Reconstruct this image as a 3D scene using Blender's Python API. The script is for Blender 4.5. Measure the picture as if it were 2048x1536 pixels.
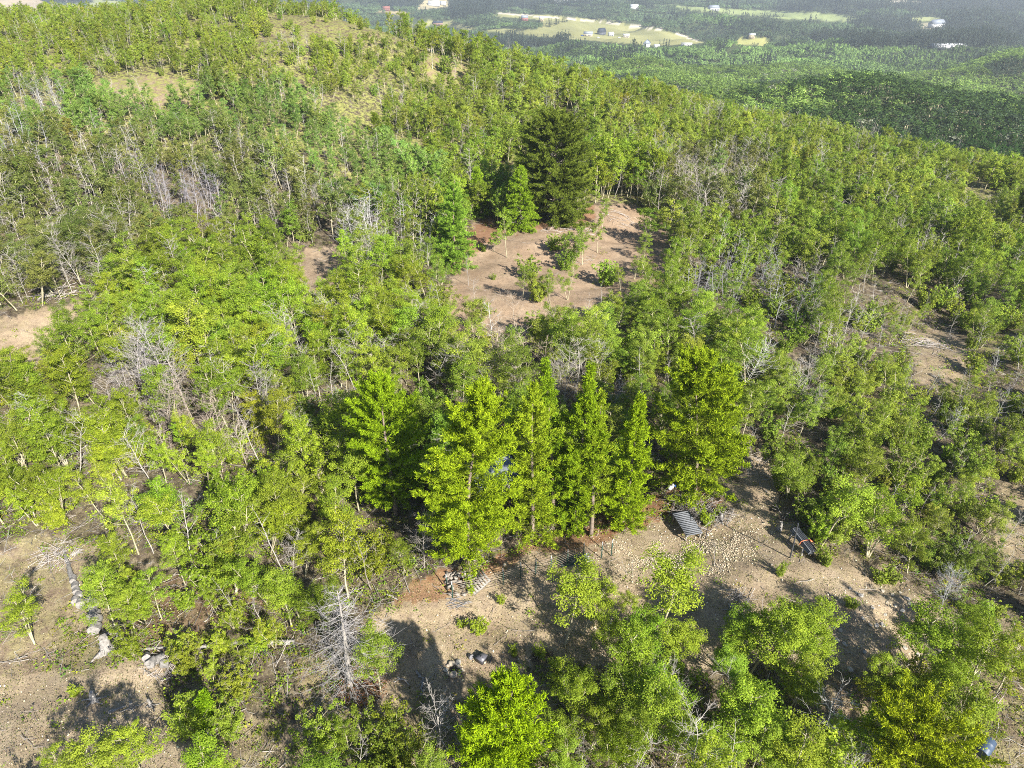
import bpy, math, random
import numpy as np
from mathutils import Vector, Matrix, Euler
for o in list(bpy.data.objects): bpy.data.objects.remove(o)
SC = bpy.context.scene
COL = SC.collection
R = math.radians
# ------------------------------------------------------------------ camera, sky, sun, exposure
PITCH, HC, FPX = R(33.0), 32.0, 1420.0           # pitch below the horizon, camera height, focal length in photo pixels
cam = bpy.data.cameras.new('camera'); cam.sensor_width = 36.0; cam.lens = 36.0*FPX/2048.0
cam.clip_start = 0.5; cam.clip_end = 30000.0
camo = bpy.data.objects.new('camera', cam); COL.objects.link(camo)
camo.location = (0, 0, HC); camo.rotation_euler = (R(90)-PITCH, 0, 0)
SC.camera = camo
SUN_EL = R(35.0); SUN_DIR = Vector((0.60*math.cos(SUN_EL), -0.80*math.cos(SUN_EL), math.sin(SUN_EL)))   # towards the sun
w = bpy.data.worlds.new('World'); SC.world = w; w.use_nodes = True
nt = w.node_tree; bg = nt.nodes['Background']; sky = nt.nodes.new('ShaderNodeTexSky')
sky.sky_type = 'NISHITA'; sky.sun_disc = False; sky.sun_elevation = SUN_EL
sky.sun_rotation = math.atan2(SUN_DIR.x, SUN_DIR.y); sky.altitude = 1500; sky.dust_density = 1.2
nt.links.new(sky.outputs[0], bg.inputs[0]); bg.inputs[1].default_value = 0.075
sl = bpy.data.lights.new('sun', 'SUN'); sl.energy = 5.0; sl.angle = R(0.55); sl.color = (1.0, 0.94, 0.83)
so = bpy.data.objects.new('sun', sl); COL.objects.link(so)
so.rotation_euler = SUN_DIR.to_track_quat('Z', 'Y').to_euler()
SC.view_settings.view_transform = 'Standard'; SC.view_settings.look = 'None'
SC.view_settings.exposure = 1.36; SC.view_settings.gamma = 1.0; SC.view_settings.use_curve_mapping = False
SC.cycles.max_bounces = 5; SC.cycles.diffuse_bounces = 3; SC.cycles.glossy_bounces = 1
SC.cycles.transmission_bounces = 3; SC.cycles.volume_bounces = 0; SC.cycles.transparent_max_bounces = 4
SC.cycles.use_denoising = False; SC.cycles.filter_width = 1.0
SC.cycles.sample_clamp_indirect = 6.0
# ------------------------------------------------------------------ picture <-> place
CP, SP = math.cos(PITCH), math.sin(PITCH)
def ray(px, py):
    u = (np.asarray(px, float)-1024)/FPX; v = (768-np.asarray(py, float))/FPX
    return u, CP+v*SP, -SP+v*CP
def project(x, y, z):
    dz = z-HC; f = y*CP-dz*SP; up = y*SP+dz*CP
    f = np.maximum(f, 1e-3)
    return 1024+FPX*x/f, 768-FPX*up/f
def sl_row(py): u, y, z = ray(1024, py); return float(z/y)
CTRL = []
def cp(px, py, z):
    u, y, dz = [float(t) for t in ray(px, py)]
    Y = (z-HC)/(dz/y); CTRL.append((u/y, math.log(Y), z))
def cw(px, Y, z):
    a = (px-1024)/FPX/(CP+0.42*SP); CTRL.append((a, math.log(Y), z))
for px in (0, 500, 1000, 1500, 2048):
    for py in (1536, 1300, 1080, 900): cp(px, py, 0.0)
for px in (-400, 2450):
    for py in (1500, 1100, 800): cp(px, py, 0.0)
for e in ((-50,700,.6),(300,700,.2),(700,700,0),(1024,700,0),(1400,700,0),(1750,700,-1),(2048,700,-1.5),
          (-50,540,2.0),(300,540,1.2),(700,540,.3),(1100,540,0),(1400,540,-.4),(1750,540,-2.5),(2048,560,-5),
          (0,400,4),(300,400,3),(600,400,1.5),(850,400,.6),(1100,430,.0),(1300,400,-1),(1500,400,-3),(1750,400,-6),(2048,430,-10),
          (0,300,7),(300,300,6),(600,300,4.5),(850,300,2.2),(1100,300,1),(1300,300,-.5),(1500,300,-4),(1750,320,-9),(2048,370,-13),
          (0,200,10.5),(300,200,9.5),(600,190,8.5),(850,200,5),(1100,215,3),(1300,240,-1),
          (0,110,13.5),(300,110,13.5),(600,110,12.5),(800,130,9),(950,160,6),
          (0,66,14.5),(200,54,15),(450,32,16),(620,38,15.4),(760,72,13.2),(900,118,9.4),(1000,150,6.5),(1100,185,3),(1300,228,-1),(1500,262,-5.5)):
    cp(*e)
for e in ((0,220,3.5),(200,225,4.5),(450,240,5),(620,230,3.5),(760,215,3),(900,205,-3),(1000,200,-6),(1100,200,-9),(1300,205,-13),(1500,200,-16),(1750,190,-21),(2048,185,-26),
          (0,340,-25),(450,360,-28),(760,340,-34),(1000,300,-34),(1200,300,-34),(1400,290,-36),
          (1550,310,-31.5),(1720,320,-28.5),(1900,310,-32),(2060,280,-33),(2048,230,-33),(1800,235,-31),
          (1500,400,-56),(1720,430,-58),(2048,420,-62),(1200,430,-56),(900,430,-58),(450,500,-62),(0,500,-62)):
    cw(*e)
for px in (-500, 0, 500, 1024, 1500, 2048, 2550):
    cw(px, 730, -90); cw(px, 1110, -120); cw(px, 1600, -140); cw(px, 2300, -152); cw(px, 3600, -165); cw(px, 8000, -150)
CTRL = np.array(CTRL)
def tps_fit(P, z, lam):
    n = len(P); d = np.linalg.norm(P[:, None]-P[None], axis=2)
    K = np.where(d > 0, d*d*np.log(d+1e-12), 0)+lam*np.eye(n)
    Q = np.hstack([np.ones((n, 1)), P]); A = np.zeros((n+3, n+3))
    A[:n, :n] = K; A[:n, n:] = Q; A[n:, :n] = Q.T
    return np.linalg.solve(A, np.concatenate([z, np.zeros(3)]))
PC = CTRL[:, :2].copy(); TW = tps_fit(PC, CTRL[:, 2], 0.002)
_w = [(0.9,.31,.22),(1.7,-.2,.13),(3.1,.6,.07)]
_rn = np.random.RandomState(5)
WAVES = [(rnd*2*math.pi, _rn.rand()*6.28, wl, amp) for wl, amp, n in ((17, .16, 5), (7, .07, 5), (2.6, .025, 6)) for rnd in _rn.rand(n)]
FARW = [(rnd*2*math.pi, _rn.rand()*6.28, wl, amp) for wl, amp, n in ((420, 4.0, 4), (170, 2.6, 5), (80, 1.3, 5)) for rnd in _rn.rand(n)]
def H(x, y):
    x = np.asarray(x, float); y = np.asarray(y, float); shp = np.broadcast(x, y).shape
    x = np.broadcast_to(x, shp).ravel(); y = np.broadcast_to(y, shp).ravel()
    out = np.empty(len(x))
    for i in range(0, len(x), 40000):
        xs, ys = x[i:i+40000], y[i:i+40000]
        yc = np.clip(ys, 14, 8000); a = np.clip(xs/yc, -1.05, 1.05); l = np.log(yc)
        d2 = (a[:, None]-PC[None, :, 0])**2+(l[:, None]-PC[None, :, 1])**2
        z = (0.5*d2*np.log(d2+1e-24))@TW[:-3]+TW[-3]+TW[-2]*a+TW[-1]*l
        for th, ph, wl, am in WAVES:
            z = z+am*np.sin((xs*math.cos(th)+ys*math.sin(th))*6.283/wl+ph)*np.clip(1.4-ys/400, 0, 1)
        z = z+.55*np.clip((ys-95)/70, 0, 1)*(np.sin(xs*.105+ys*.03+1)+np.sin(xs*.06-ys*.05+2.2)+.6*np.sin(xs*.19+.5+ys*.08))
        f = np.clip((ys-260)/300, 0, 1)
        for th, ph, wl, am in FARW:
            z = z+am*f*np.sin((xs*math.cos(th)+ys*math.sin(th))*6.283/wl+ph)
        out[i:i+40000] = z
    return out.reshape(shp)
def H1(x, y): return float(H(np.array([x]), np.array([y]))[0])
_ys = np.exp(np.linspace(math.log(12), math.log(7000), 900))
def G(px, py):
    """the point of the ground seen at a pixel of the photograph"""
    u, y, dz = [float(t) for t in ray(px, py)]
    below = HC+_ys*dz/y < H(_ys*u/y, _ys)
    i = int(np.argmax(below)); lo, hi = _ys[max(i-1, 0)], _ys[i]
    for _ in range(30):
        m = (lo+hi)/2
        if HC+m*dz/y < H1(m*u/y, m): hi = m
        else: lo = m
    return Vector((hi*u/y, hi, H1(hi*u/y, hi)))
def inpoly(px, py, poly):
    px = np.asarray(px, float); py = np.asarray(py, float); r = np.zeros(px.shape, bool); n = len(poly)
    for i in range(n):
        x1, y1 = poly[i]; x2, y2 = poly[(i+1) % n]
        if y1 == y2: continue
        c = ((y1 > py) != (y2 > py)) & (px < (x2-x1)*(py-y1)/(y2-y1)+x1)
        r ^= c
    return r
def noise2(x, y, s, seed=0):
    """smooth value noise in world metres, 0..1"""
    x = np.asarray(x)/s+seed*17.3; y = np.asarray(y)/s-seed*9.1
    xi = np.floor(x).astype(np.int64); yi = np.floor(y).astype(np.int64); fx = x-xi; fy = y-yi
    fx = fx*fx*(3-2*fx); fy = fy*fy*(3-2*fy)
    def h(i, j):
        n = (i*374761393+j*668265263+seed*974711) & 0xffffffff
        n = ((n ^ (n >> 13))*1274126177) & 0xffffffff
        return ((n ^ (n >> 16)) & 0xffff)/65535.0
    return (h(xi, yi)*(1-fx)+h(xi+1, yi)*fx)*(1-fy)+(h(xi, yi+1)*(1-fx)+h(xi+1, yi+1)*fx)*fy
# ------------------------------------------------------------------ materials
def mat(name, rough=0.8, spec=0.25):
    m = bpy.data.materials.new(name); m.use_nodes = True; n = m.node_tree; b = n.nodes['Principled BSDF']
    b.inputs['Roughness'].default_value = rough; b.inputs['Specular IOR Level'].default_value = spec
    return m, n, b
def N(nt, typ, **k):
    n = nt.nodes.new(typ)
    for a, v in k.items(): setattr(n, a, v)
    return n
def noise(nt, scale, detail=4, rough=.6, coord='pos', dist=0):
    t = N(nt, 'ShaderNodeTexNoise'); t.inputs['Scale'].default_value = scale; t.inputs['Detail'].default_value = detail
    t.inputs['Roughness'].default_value = rough; t.inputs['Distortion'].default_value = dist
    if coord == 'pos': g = N(nt, 'ShaderNodeNewGeometry'); nt.links.new(g.outputs['Position'], t.inputs['Vector'])
    else: g = N(nt, 'ShaderNodeTexCoord'); nt.links.new(g.outputs['Object'], t.inputs['Vector'])
    return t.outputs[0]
def ramp(nt, src, stops, interp='LINEAR'):
    r = N(nt, 'ShaderNodeValToRGB'); r.color_ramp.interpolation = interp
    e = r.color_ramp.elements
    while len(e) < len(stops): e.new(0.5)
    for i, (p, c) in enumerate(stops): e[i].position = p; e[i].color = tuple(c)+(1,) if len(c) == 3 else c
    nt.links.new(src, r.inputs[0]); return r.outputs[0]
def mix(nt, f, a, b, mode='MIX'):
    m = N(nt, 'ShaderNodeMix', data_type='RGBA', blend_type=mode)
    for s, v in ((m.inputs[0], f), (m.inputs[6], a), (m.inputs[7], b)):
        if isinstance(v, bpy.types.NodeSocket): nt.links.new(v, s)
        elif isinstance(v, (int, float)): s.default_value = v
        else: s.default_value = tuple(v)+(1,)
    return m.outputs[2]
def math_(nt, op, a, b=0.0, c=None):
    m = N(nt, 'ShaderNodeMath', operation=op)
    for i, v in enumerate((a, b) if c is None else (a, b, c)):
        if isinstance(v, bpy.types.NodeSocket): nt.links.new(v, m.inputs[i])
        else: m.inputs[i].default_value = v
    return m.outputs[0]
def attr(nt, name, typ='GEOMETRY'):
    a = N(nt, 'ShaderNodeAttribute', attribute_type=typ, attribute_name=name); return a
def leaf_mat(name, trans=.36, hue_v=.35, gloss=.08, spread=.9):
    m, n, b = mat(name, .65, gloss)
    t = attr(n, 'tint', 'INSTANCER').outputs['Color']; v = attr(n, 'v').outputs['Fac']
    k = math_(n, 'MULTIPLY_ADD', v, spread, 1-spread*.5)
    hsv = N(n, 'ShaderNodeHueSaturation'); n.links.new(t, hsv.inputs['Color'])
    n.links.new(math_(n, 'MULTIPLY_ADD', v, -.03*hue_v/.35, .5+.017*hue_v/.35), hsv.inputs['Hue']); n.links.new(k, hsv.inputs['Value'])
    n.links.new(hsv.outputs[0], b.inputs['Base Color'])
    tr = N(n, 'ShaderNodeBsdfTranslucent'); n.links.new(mix(n, 1.0, hsv.outputs[0], (1.15, 1.1, .5), 'MULTIPLY'), tr.inputs[0])
    ms = N(n, 'ShaderNodeMixShader'); ms.inputs[0].default_value = trans
    n.links.new(b.outputs[0], ms.inputs[1]); n.links.new(tr.outputs[0], ms.inputs[2])
    n.links.new(ms.outputs[0], n.nodes['Material Output'].inputs[0]); return m
M_LEAF = leaf_mat('leaf'); M_NEEDLE = leaf_mat('needles', .18, .3, .08, 1.25)
def wood_mat(name, c0, c1, scale=3.0, use_tint=False, dark=None):
    m, n, b = mat(name, .85, .2)
    f = noise(n, scale, 5, .7)
    st = [(.3, c0), (.7, c1)] if dark is None else [(.30, dark), (.42, c0), (.7, c1)]
    c = ramp(n, f, st)
    if use_tint: c = mix(n, 1.0, c, attr(n, 'tint', 'INSTANCER').outputs['Color'], 'MULTIPLY')
    n.links.new(c, b.inputs['Base Color']); return m
M_BARK = wood_mat('aspen_bark', (.33,.30,.20), (.50,.46,.33), 2.2, dark=(.16,.13,.09))
M_DEAD = wood_mat('dead_wood', (.31,.31,.315), (.58,.56,.55), 2.0, use_tint=True)
M_PBARK = wood_mat('pine_bark', (.13,.10,.085), (.30,.24,.19), 5.0)
M_GREYW = wood_mat('weathered_wood', (.20,.19,.185), (.42,.40,.38), 9.0, dark=(.08,.075,.07))
M_STUMP = wood_mat('bleached_wood', (.19,.18,.17), (.36,.34,.32), 6.0, dark=(.07,.065,.06))
M_CUTEND = wood_mat('cut_wood', (.42,.33,.22), (.60,.50,.36), 8.0)
def plain(name, col, rough=.6, spec=.3, metal=0, var=.25, sc=6.0):
    m, n, b = mat(name, rough, spec); f = noise(n, sc, 4, .6)
    n.links.new(ramp(n, f, [(.3, [c*(1-var) for c in col]), (.7, [min(1, c*(1+var)) for c in col])]), b.inputs['Base Color'])
    b.inputs['Metallic'].default_value = metal; return m
M_BLOCK = plain('sawn_block', (.27,.24,.21), .85, .2, 0, .35, 4)
M_PALLET = plain('pallet_wood', (.27,.255,.235), .85, .2, 0, .25, 7)
M_SLAT = plain('grey_slat', (.15,.16,.18), .8, .3, 0, .35, 11)
M_POSTG = plain('green_post', (.03,.075,.06), .5, .4)
M_WHITE = plain('white_paint', (.52,.53,.55), .6, .3, 0, .06)
M_WIRE = plain('fence_wire', (.30,.25,.20), .55, .4, .3)
M_STEEL = plain('steel_rod', (.20,.20,.215), .5, .5, .3)
M_BLACK = plain('black_steel', (.045,.045,.055), .45, .5, 0, .3, 3)
M_DKPIPE = plain('dark_pipe', (.05,.055,.065), .45, .5, 0, .3, 3)
M_ROOFM = plain('silver_sheet', (.22,.245,.30), .5, .5, .2, .15, 1.5)
M_WALLD = plain('shed_board', (.09,.085,.085), .85, .2, 0, .3, 4)
M_BLUE = plain('blue_plastic', (.03,.10,.42), .4, .5, 0, .05)
M_RED = plain('red_plastic', (.38,.035,.025), .4, .5, 0, .05)
M_ORANGE = plain('orange_strap', (.75,.22,.10), .6, .3, 0, .1)
M_TARPB = plain('blue_grey_barrel', (.045,.07,.115), .5, .4, 0, .15, 2)
M_DUFF = plain('dead_needles', (.20,.09,.045), .95, .1, 0, .4, 4)
M_STONE = None
def stone_mat():
    m, n, b = mat('stone', .9, .2); f = noise(n, 7, 5, .65)
    c = ramp(n, f, [(.3, (.7,.7,.7)), (.7, (1.1,1.1,1.1))])
    c = mix(n, 1.0, attr(n, 'tint', 'INSTANCER').outputs['Color'], c, 'MULTIPLY')
    n.links.new(c, b.inputs['Base Color']); return m
M_STONE = stone_mat()
# ------------------------------------------------------------------ mesh helpers
class Geo:
    """collects quads; every piece goes into ONE mesh object"""
    def __init__(s): s.V = []; s.Q = []; s.M = []; s.A = []; s.n = 0
    def add(s, V, Q, m=0, a=.5):
        V = np.asarray(V, float); Q = np.asarray(Q, np.int64)
        s.V.append(V); s.Q.append(Q+s.n); s.n += len(V)
        s.M.append(np.full(len(Q), m)); s.A.append(np.full(len(Q), a) if np.isscalar(a) else np.asarray(a, float))
    def mesh(s, name, mats, smooth=False):
        V = np.concatenate(s.V); Q = np.concatenate(s.Q); M = np.concatenate(s.M); A = np.concatenate(s.A)
        me = bpy.data.meshes.new(name); me.vertices.add(len(V)); me.vertices.foreach_set('co', V.astype(np.float32).ravel())
        me.loops.add(len(Q)*4); me.loops.foreach_set('vertex_index', Q.astype(np.int32).ravel())
        me.polygons.add(len(Q)); me.polygons.foreach_set('loop_start', np.arange(0, len(Q)*4, 4, dtype=np.int32))
        for m in mats: me.materials.append(m)
        me.polygons.foreach_set('material_index', M.astype(np.int32))
        if smooth: me.polygons.foreach_set('use_smooth', np.ones(len(Q), bool))
        at = me.attributes.new('v', 'FLOAT', 'FACE'); at.data.foreach_set('value', A.astype(np.float32))
        me.update(calc_edges=True); return me
def obj(name, me, parent=None, loc=(0,0,0), rot=(0,0,0), scl=(1,1,1)):
    o = bpy.data.objects.new(name, me); COL.objects.link(o); o.parent = parent
    o.location = loc; o.rotation_euler = rot; o.scale = scl; return o
def tag(o, label=None, cat=None, group=None, kind=None):
    if label: o['label'] = label
    if cat: o['category'] = cat
    if group: o['group'] = group
    if kind: o['kind'] = kind
    return o
def thing(name, label, cat, loc=(0,0,0), rz=0, group=None):
    return tag(obj(name, None, None, loc, (0,0,rz)), label, cat, group)
def tube(g, P, r, k=4, m=0, a=.5, cap=False):
    P = np.asarray(P, float); n = len(P); r = np.broadcast_to(np.asarray(r, float), (n,))
    T = np.gradient(P, axis=0); T /= np.linalg.norm(T, axis=1)[:, None]+1e-9
    ref = np.array([0, 0, 1.]) if abs(T[0][2]) < .9 else np.array([1., 0, 0])
    B = np.cross(T, ref); B /= np.linalg.norm(B, axis=1)[:, None]+1e-9; C = np.cross(T, B)
    an = np.arange(k)*2*math.pi/k
    V = P[:, None]+r[:, None, None]*(np.cos(an)[None, :, None]*B[:, None]+np.sin(an)[None, :, None]*C[:, None])
    i = np.arange(n-1)[:, None]*k; j = np.arange(k)[None]; j2 = (j+1) % k
    Q = np.stack([i+j, i+j2, i+k+j2, i+k+j], -1).reshape(-1, 4)
    g.add(V.reshape(-1, 3), Q, m, a)
    if cap:
        for e in (0, n-1):
            if k == 4: g.add(V[e], [(0,1,2,3)], m, a)
            else:
                V2 = np.vstack([V[e], P[e]]); g.add(V2, [(q, (q+1) % k, (q+2) % k, k) for q in range(0, k, 2)], m, a)
def leaves(g, C, Nn, s, rs, m=0, a=None, asp=.75):
    C = np.asarray(C); n = len(C); s = np.broadcast_to(np.asarray(s, float), (n,))
    Nn = Nn/(np.linalg.norm(Nn, axis=1)[:, None]+1e-9)
    T = np.cross(Nn, rs.normal(size=(n, 3))); T /= np.linalg.norm(T, axis=1)[:, None]+1e-9; B = np.cross(Nn, T)
    h = (s/2)[:, None]; V = np.stack([C-T*h, C-B*h*asp, C+T*h, C+B*h*asp], 1).reshape(-1, 3)
    g.add(V, np.arange(n*4).reshape(-1, 4), m, rs.rand(n) if a is None else a)
def blades(g, P, D, L, W, rs, m=0, a=None):
    """narrow quads from P along D"""
    n = len(P); D = D/(np.linalg.norm(D, axis=1)[:, None]+1e-9)
    S = np.cross(D, rs.normal(size=(n, 3))); S /= np.linalg.norm(S, axis=1)[:, None]+1e-9
    L = np.broadcast_to(np.asarray(L, float), (n,))[:, None]; W = np.broadcast_to(np.asarray(W, float), (n,))[:, None]
    V = np.stack([P-S*W*.5, P+S*W*.5, P+D*L+S*W*.35, P+D*L-S*W*.35], 1).reshape(-1, 3)
    g.add(V, np.arange(n*4).reshape(-1, 4), m, rs.rand(n) if a is None else a)
def rotm(e): return np.array(Euler(e).to_matrix())
def box(g, c, s, e=(0,0,0), m=0, taper=1.0):
    x, y, z = [t/2 for t in s]
    V = np.array([(-x,-y,-z),(x,-y,-z),(x,y,-z),(-x,y,-z),(-x*taper,-y*taper,z),(x*taper,-y*taper,z),(x*taper,y*taper,z),(-x*taper,y*taper,z)])
    g.add(V@rotm(e).T+np.asarray(c), [(0,3,2,1),(4,5,6,7),(0,1,5,4),(1,2,6,5),(2,3,7,6),(3,0,4,7)], m)
def rock(seed, n=3, rough=.22):
    rs = np.random.RandomState(seed); g = Geo(); t = np.linspace(-1, 1, n+1)
    A, B = np.meshgrid(t, t, indexing='ij'); W = rs.normal(size=(5, 3)); ph = rs.rand(5)*6
    for ax in range(3):
        for sg in (-1, 1):
            V = np.zeros((n+1, n+1, 3)); V[..., ax] = sg; V[..., (ax+1) % 3] = A*sg; V[..., (ax+2) % 3] = B
            V = V.reshape(-1, 3); V = V/np.linalg.norm(V, axis=1)[:, None]**.8
            d = sum(np.sin(V@W[i]*1.3+ph[i]) for i in range(5))*rough/2
            V = V*(1+d)[:, None]*np.array([1, .8, .6])*.5
            i = np.arange(n)[:, None]*(n+1)+np.arange(n)[None]
            g.add(V, np.stack([i, i+n+1, i+n+2, i+1], -1).reshape(-1, 4))
    me = g.mesh('rock', [M_STONE]); 
    import bmesh as _b
    bm = _b.new(); bm.from_mesh(me); _b.ops.remove_doubles(bm, verts=bm.verts, dist=1e-4); bm.to_mesh(me); bm.free()
    return me
def bend(p, d, L, n, rs, up=0.0, wob=.15):
    """a wandering path of n segments"""
    P = [np.array(p, float)]; d = np.array(d, float)
    for i in range(n):
        d = d+rs.normal(size=3)*wob+np.array([0, 0, up]); d /= np.linalg.norm(d)
        P.append(P[-1]+d*L/n)
    return np.array(P)
# ------------------------------------------------------------------ plants (templates)
def make_aspen(seed, Ht=5.5, nb=22, leaf=.076, per=88, spread=.35, base=.34, tri=2, puff=.36, trunks=1, branches=True):
    rs = np.random.RandomState(seed); gw, gl = Geo(), Geo(); C = []; Nn = []; A = []
    for tr in range(trunks):
        a0 = rs.rand()*6.28; d0 = np.array([math.cos(a0), math.sin(a0), 0])*(0.10 if trunks == 1 else .28)+np.array([0, 0, 1])
        h = Ht*(1 if tr == 0 else rs.uniform(.65, .95))
        T = bend((0,0,-.15), d0, h, 9, rs, .05, .055); rr = np.linspace(.066, .014, 10)*Ht/5.5
        tube(gw, T, rr, 5 if branches else 3)
        for b in range(nb//trunks):
            t = base+(1-base)*(b+rs.rand())/(nb/trunks); i = min(int(t*9), 8); p = T[i]+(T[i+1]-T[i])*(t*9-i)
            az = b*2.4+rs.rand()*.8; el = rs.uniform(.35, .95)
            L = Ht*spread*(1.15-.75*t)*rs.uniform(.6, 1.15)+.15
            bp = bend(p, (math.cos(az)*math.cos(el), math.sin(az)*math.cos(el), math.sin(el)), L, 4, rs, .10, .14)
            if branches: tube(gw, bp, np.linspace(.018, .006, 5)*Ht/5.5*1.1, 3)
            ends = [bp[-1], bp[3]]+([bp[2]] if rs.rand() < .6 else [])
            if branches:
                for q in range(tri):
                    s = bp[rs.randint(1, 4)]; az2 = az+rs.uniform(-1.3, 1.3)
                    sp = bend(s, (math.cos(az2), math.sin(az2), rs.uniform(.1, .9)), L*.45, 2, rs, .1, .15)
                    tube(gw, sp, np.linspace(.009, .004, 3), 3); ends.append(sp[-1])
            for e in ends:
                k = max(3, int(per*rs.uniform(.5, 1.3))); v = rs.normal(size=(k, 3)); v /= np.linalg.norm(v, axis=1)[:, None]
                r = puff*rs.uniform(.6, 1.2)*Ht/5.5; off = v*r*(rs.rand(k)**.4)[:, None]*np.array([1, 1, .6])
                C.append(e+off); Nn.append(v*.7+np.array([.15, -.3, .7])+rs.normal(size=(k, 3))*.45)
                A.append(np.clip(rs.rand()*.45+rs.rand(k)*.55, 0, 1))
    C = np.concatenate(C); leaves(gl, C, np.concatenate(Nn), leaf*rs.uniform(.75, 1.25, len(C)), rs, 0, np.concatenate(A))
    return gw, gl
def make_bare(seed, Ht=5.5, nb=24, spread=.24, base=.25, tw=5, sub=3, rad=.045, up=.12):
    rs = np.random.RandomState(seed); gt, gb = Geo(), Geo(); a0 = rs.rand()*6.28
    T = bend((0,0,-.15), (math.cos(a0)*.12, math.sin(a0)*.12, 1), Ht, 9, rs, .03, .07)
    tube(gt, T, np.linspace(rad, .010, 10)*Ht/5.5, 5)
    for b in range(nb):
        t = base+(1-base)*(b+rs.rand())/nb; i = min(int(t*9), 8); p = T[i]+(T[i+1]-T[i])*(t*9-i)
        az = b*2.4+rs.rand(); el = rs.uniform(.1, .9); L = Ht*spread*(1.15-.7*t)*rs.uniform(.5, 1.2)+.2
        bp = bend(p, (math.cos(az)*math.cos(el), math.sin(az)*math.cos(el), math.sin(el)), L, 5, rs, up, .2)
        tube(gb, bp, np.linspace(.016, .005, 6), 3)
        for q in range(tw):
            s = bp[rs.randint(1, 6)]; az2 = az+rs.uniform(-1.2, 1.2)
            sp = bend(s, (math.cos(az2), math.sin(az2), rs.uniform(-.1, .9)), L*rs.uniform(.3, .55), 3, rs, up, .22)
            tube(gb, sp, np.linspace(.008, .0035, 4), 3)
            for z in range(sub):
                s2 = sp[rs.randint(1, 4)]; az3 = az2+rs.uniform(-1.2, 1.2)
                tube(gb, bend(s2, (math.cos(az3), math.sin(az3), rs.uniform(0, .9)), L*.2, 2, rs, up, .2), np.linspace(.005, .003, 3), 3)
    return gt, gb
def make_shrub(seed, Ht=2.6, ns=11, leaf=.082, per=46, w=.55, bare=0.0):
    rs = np.random.RandomState(seed); gw, gl = Geo(), Geo(); C = []; Nn = []; A = []
    for s in range(ns):
        az = rs.rand()*6.28; tl = rs.uniform(.05, w); h = Ht*rs.uniform(.55, 1)
        P = bend((math.cos(az)*.15, math.sin(az)*.15, -.08), (math.cos(az)*tl, math.sin(az)*tl, 1), h, 6, rs, .04, .12)
        tube(gw, P, np.linspace(.022, .006, 7), 3)
        for t in range(1, 7):
            for q in range(3):
                az2 = rs.rand()*6.28; L = rs.uniform(.2, .5)*Ht/2.6
                sp = bend(P[t], (math.cos(az2), math.sin(az2), rs.uniform(.2, 1.1)), L, 2, rs, .1, .15)
                tube(gw, sp, np.linspace(.008, .004, 3), 3)
                if rs.rand() < bare: continue
                k = max(2, int(per*rs.uniform(.5, 1.3))); v = rs.normal(size=(k, 3)); v /= np.linalg.norm(v, axis=1)[:, None]
                C.append(sp[-1]+v*.16*(rs.rand(k)**.4)[:, None]*Ht/2.6); Nn.append(v*.7+np.array([.1, -.2, .6])+rs.normal(size=(k, 3))*.5)
                A.append(np.clip(rs.rand()*.45+rs.rand(k)*.55, 0, 1))
    C = np.concatenate(C); leaves(gl, C, np.concatenate(Nn), leaf*rs.uniform(.7, 1.25, len(C)), rs, 0, np.concatenate(A))
    return gw, gl
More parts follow.
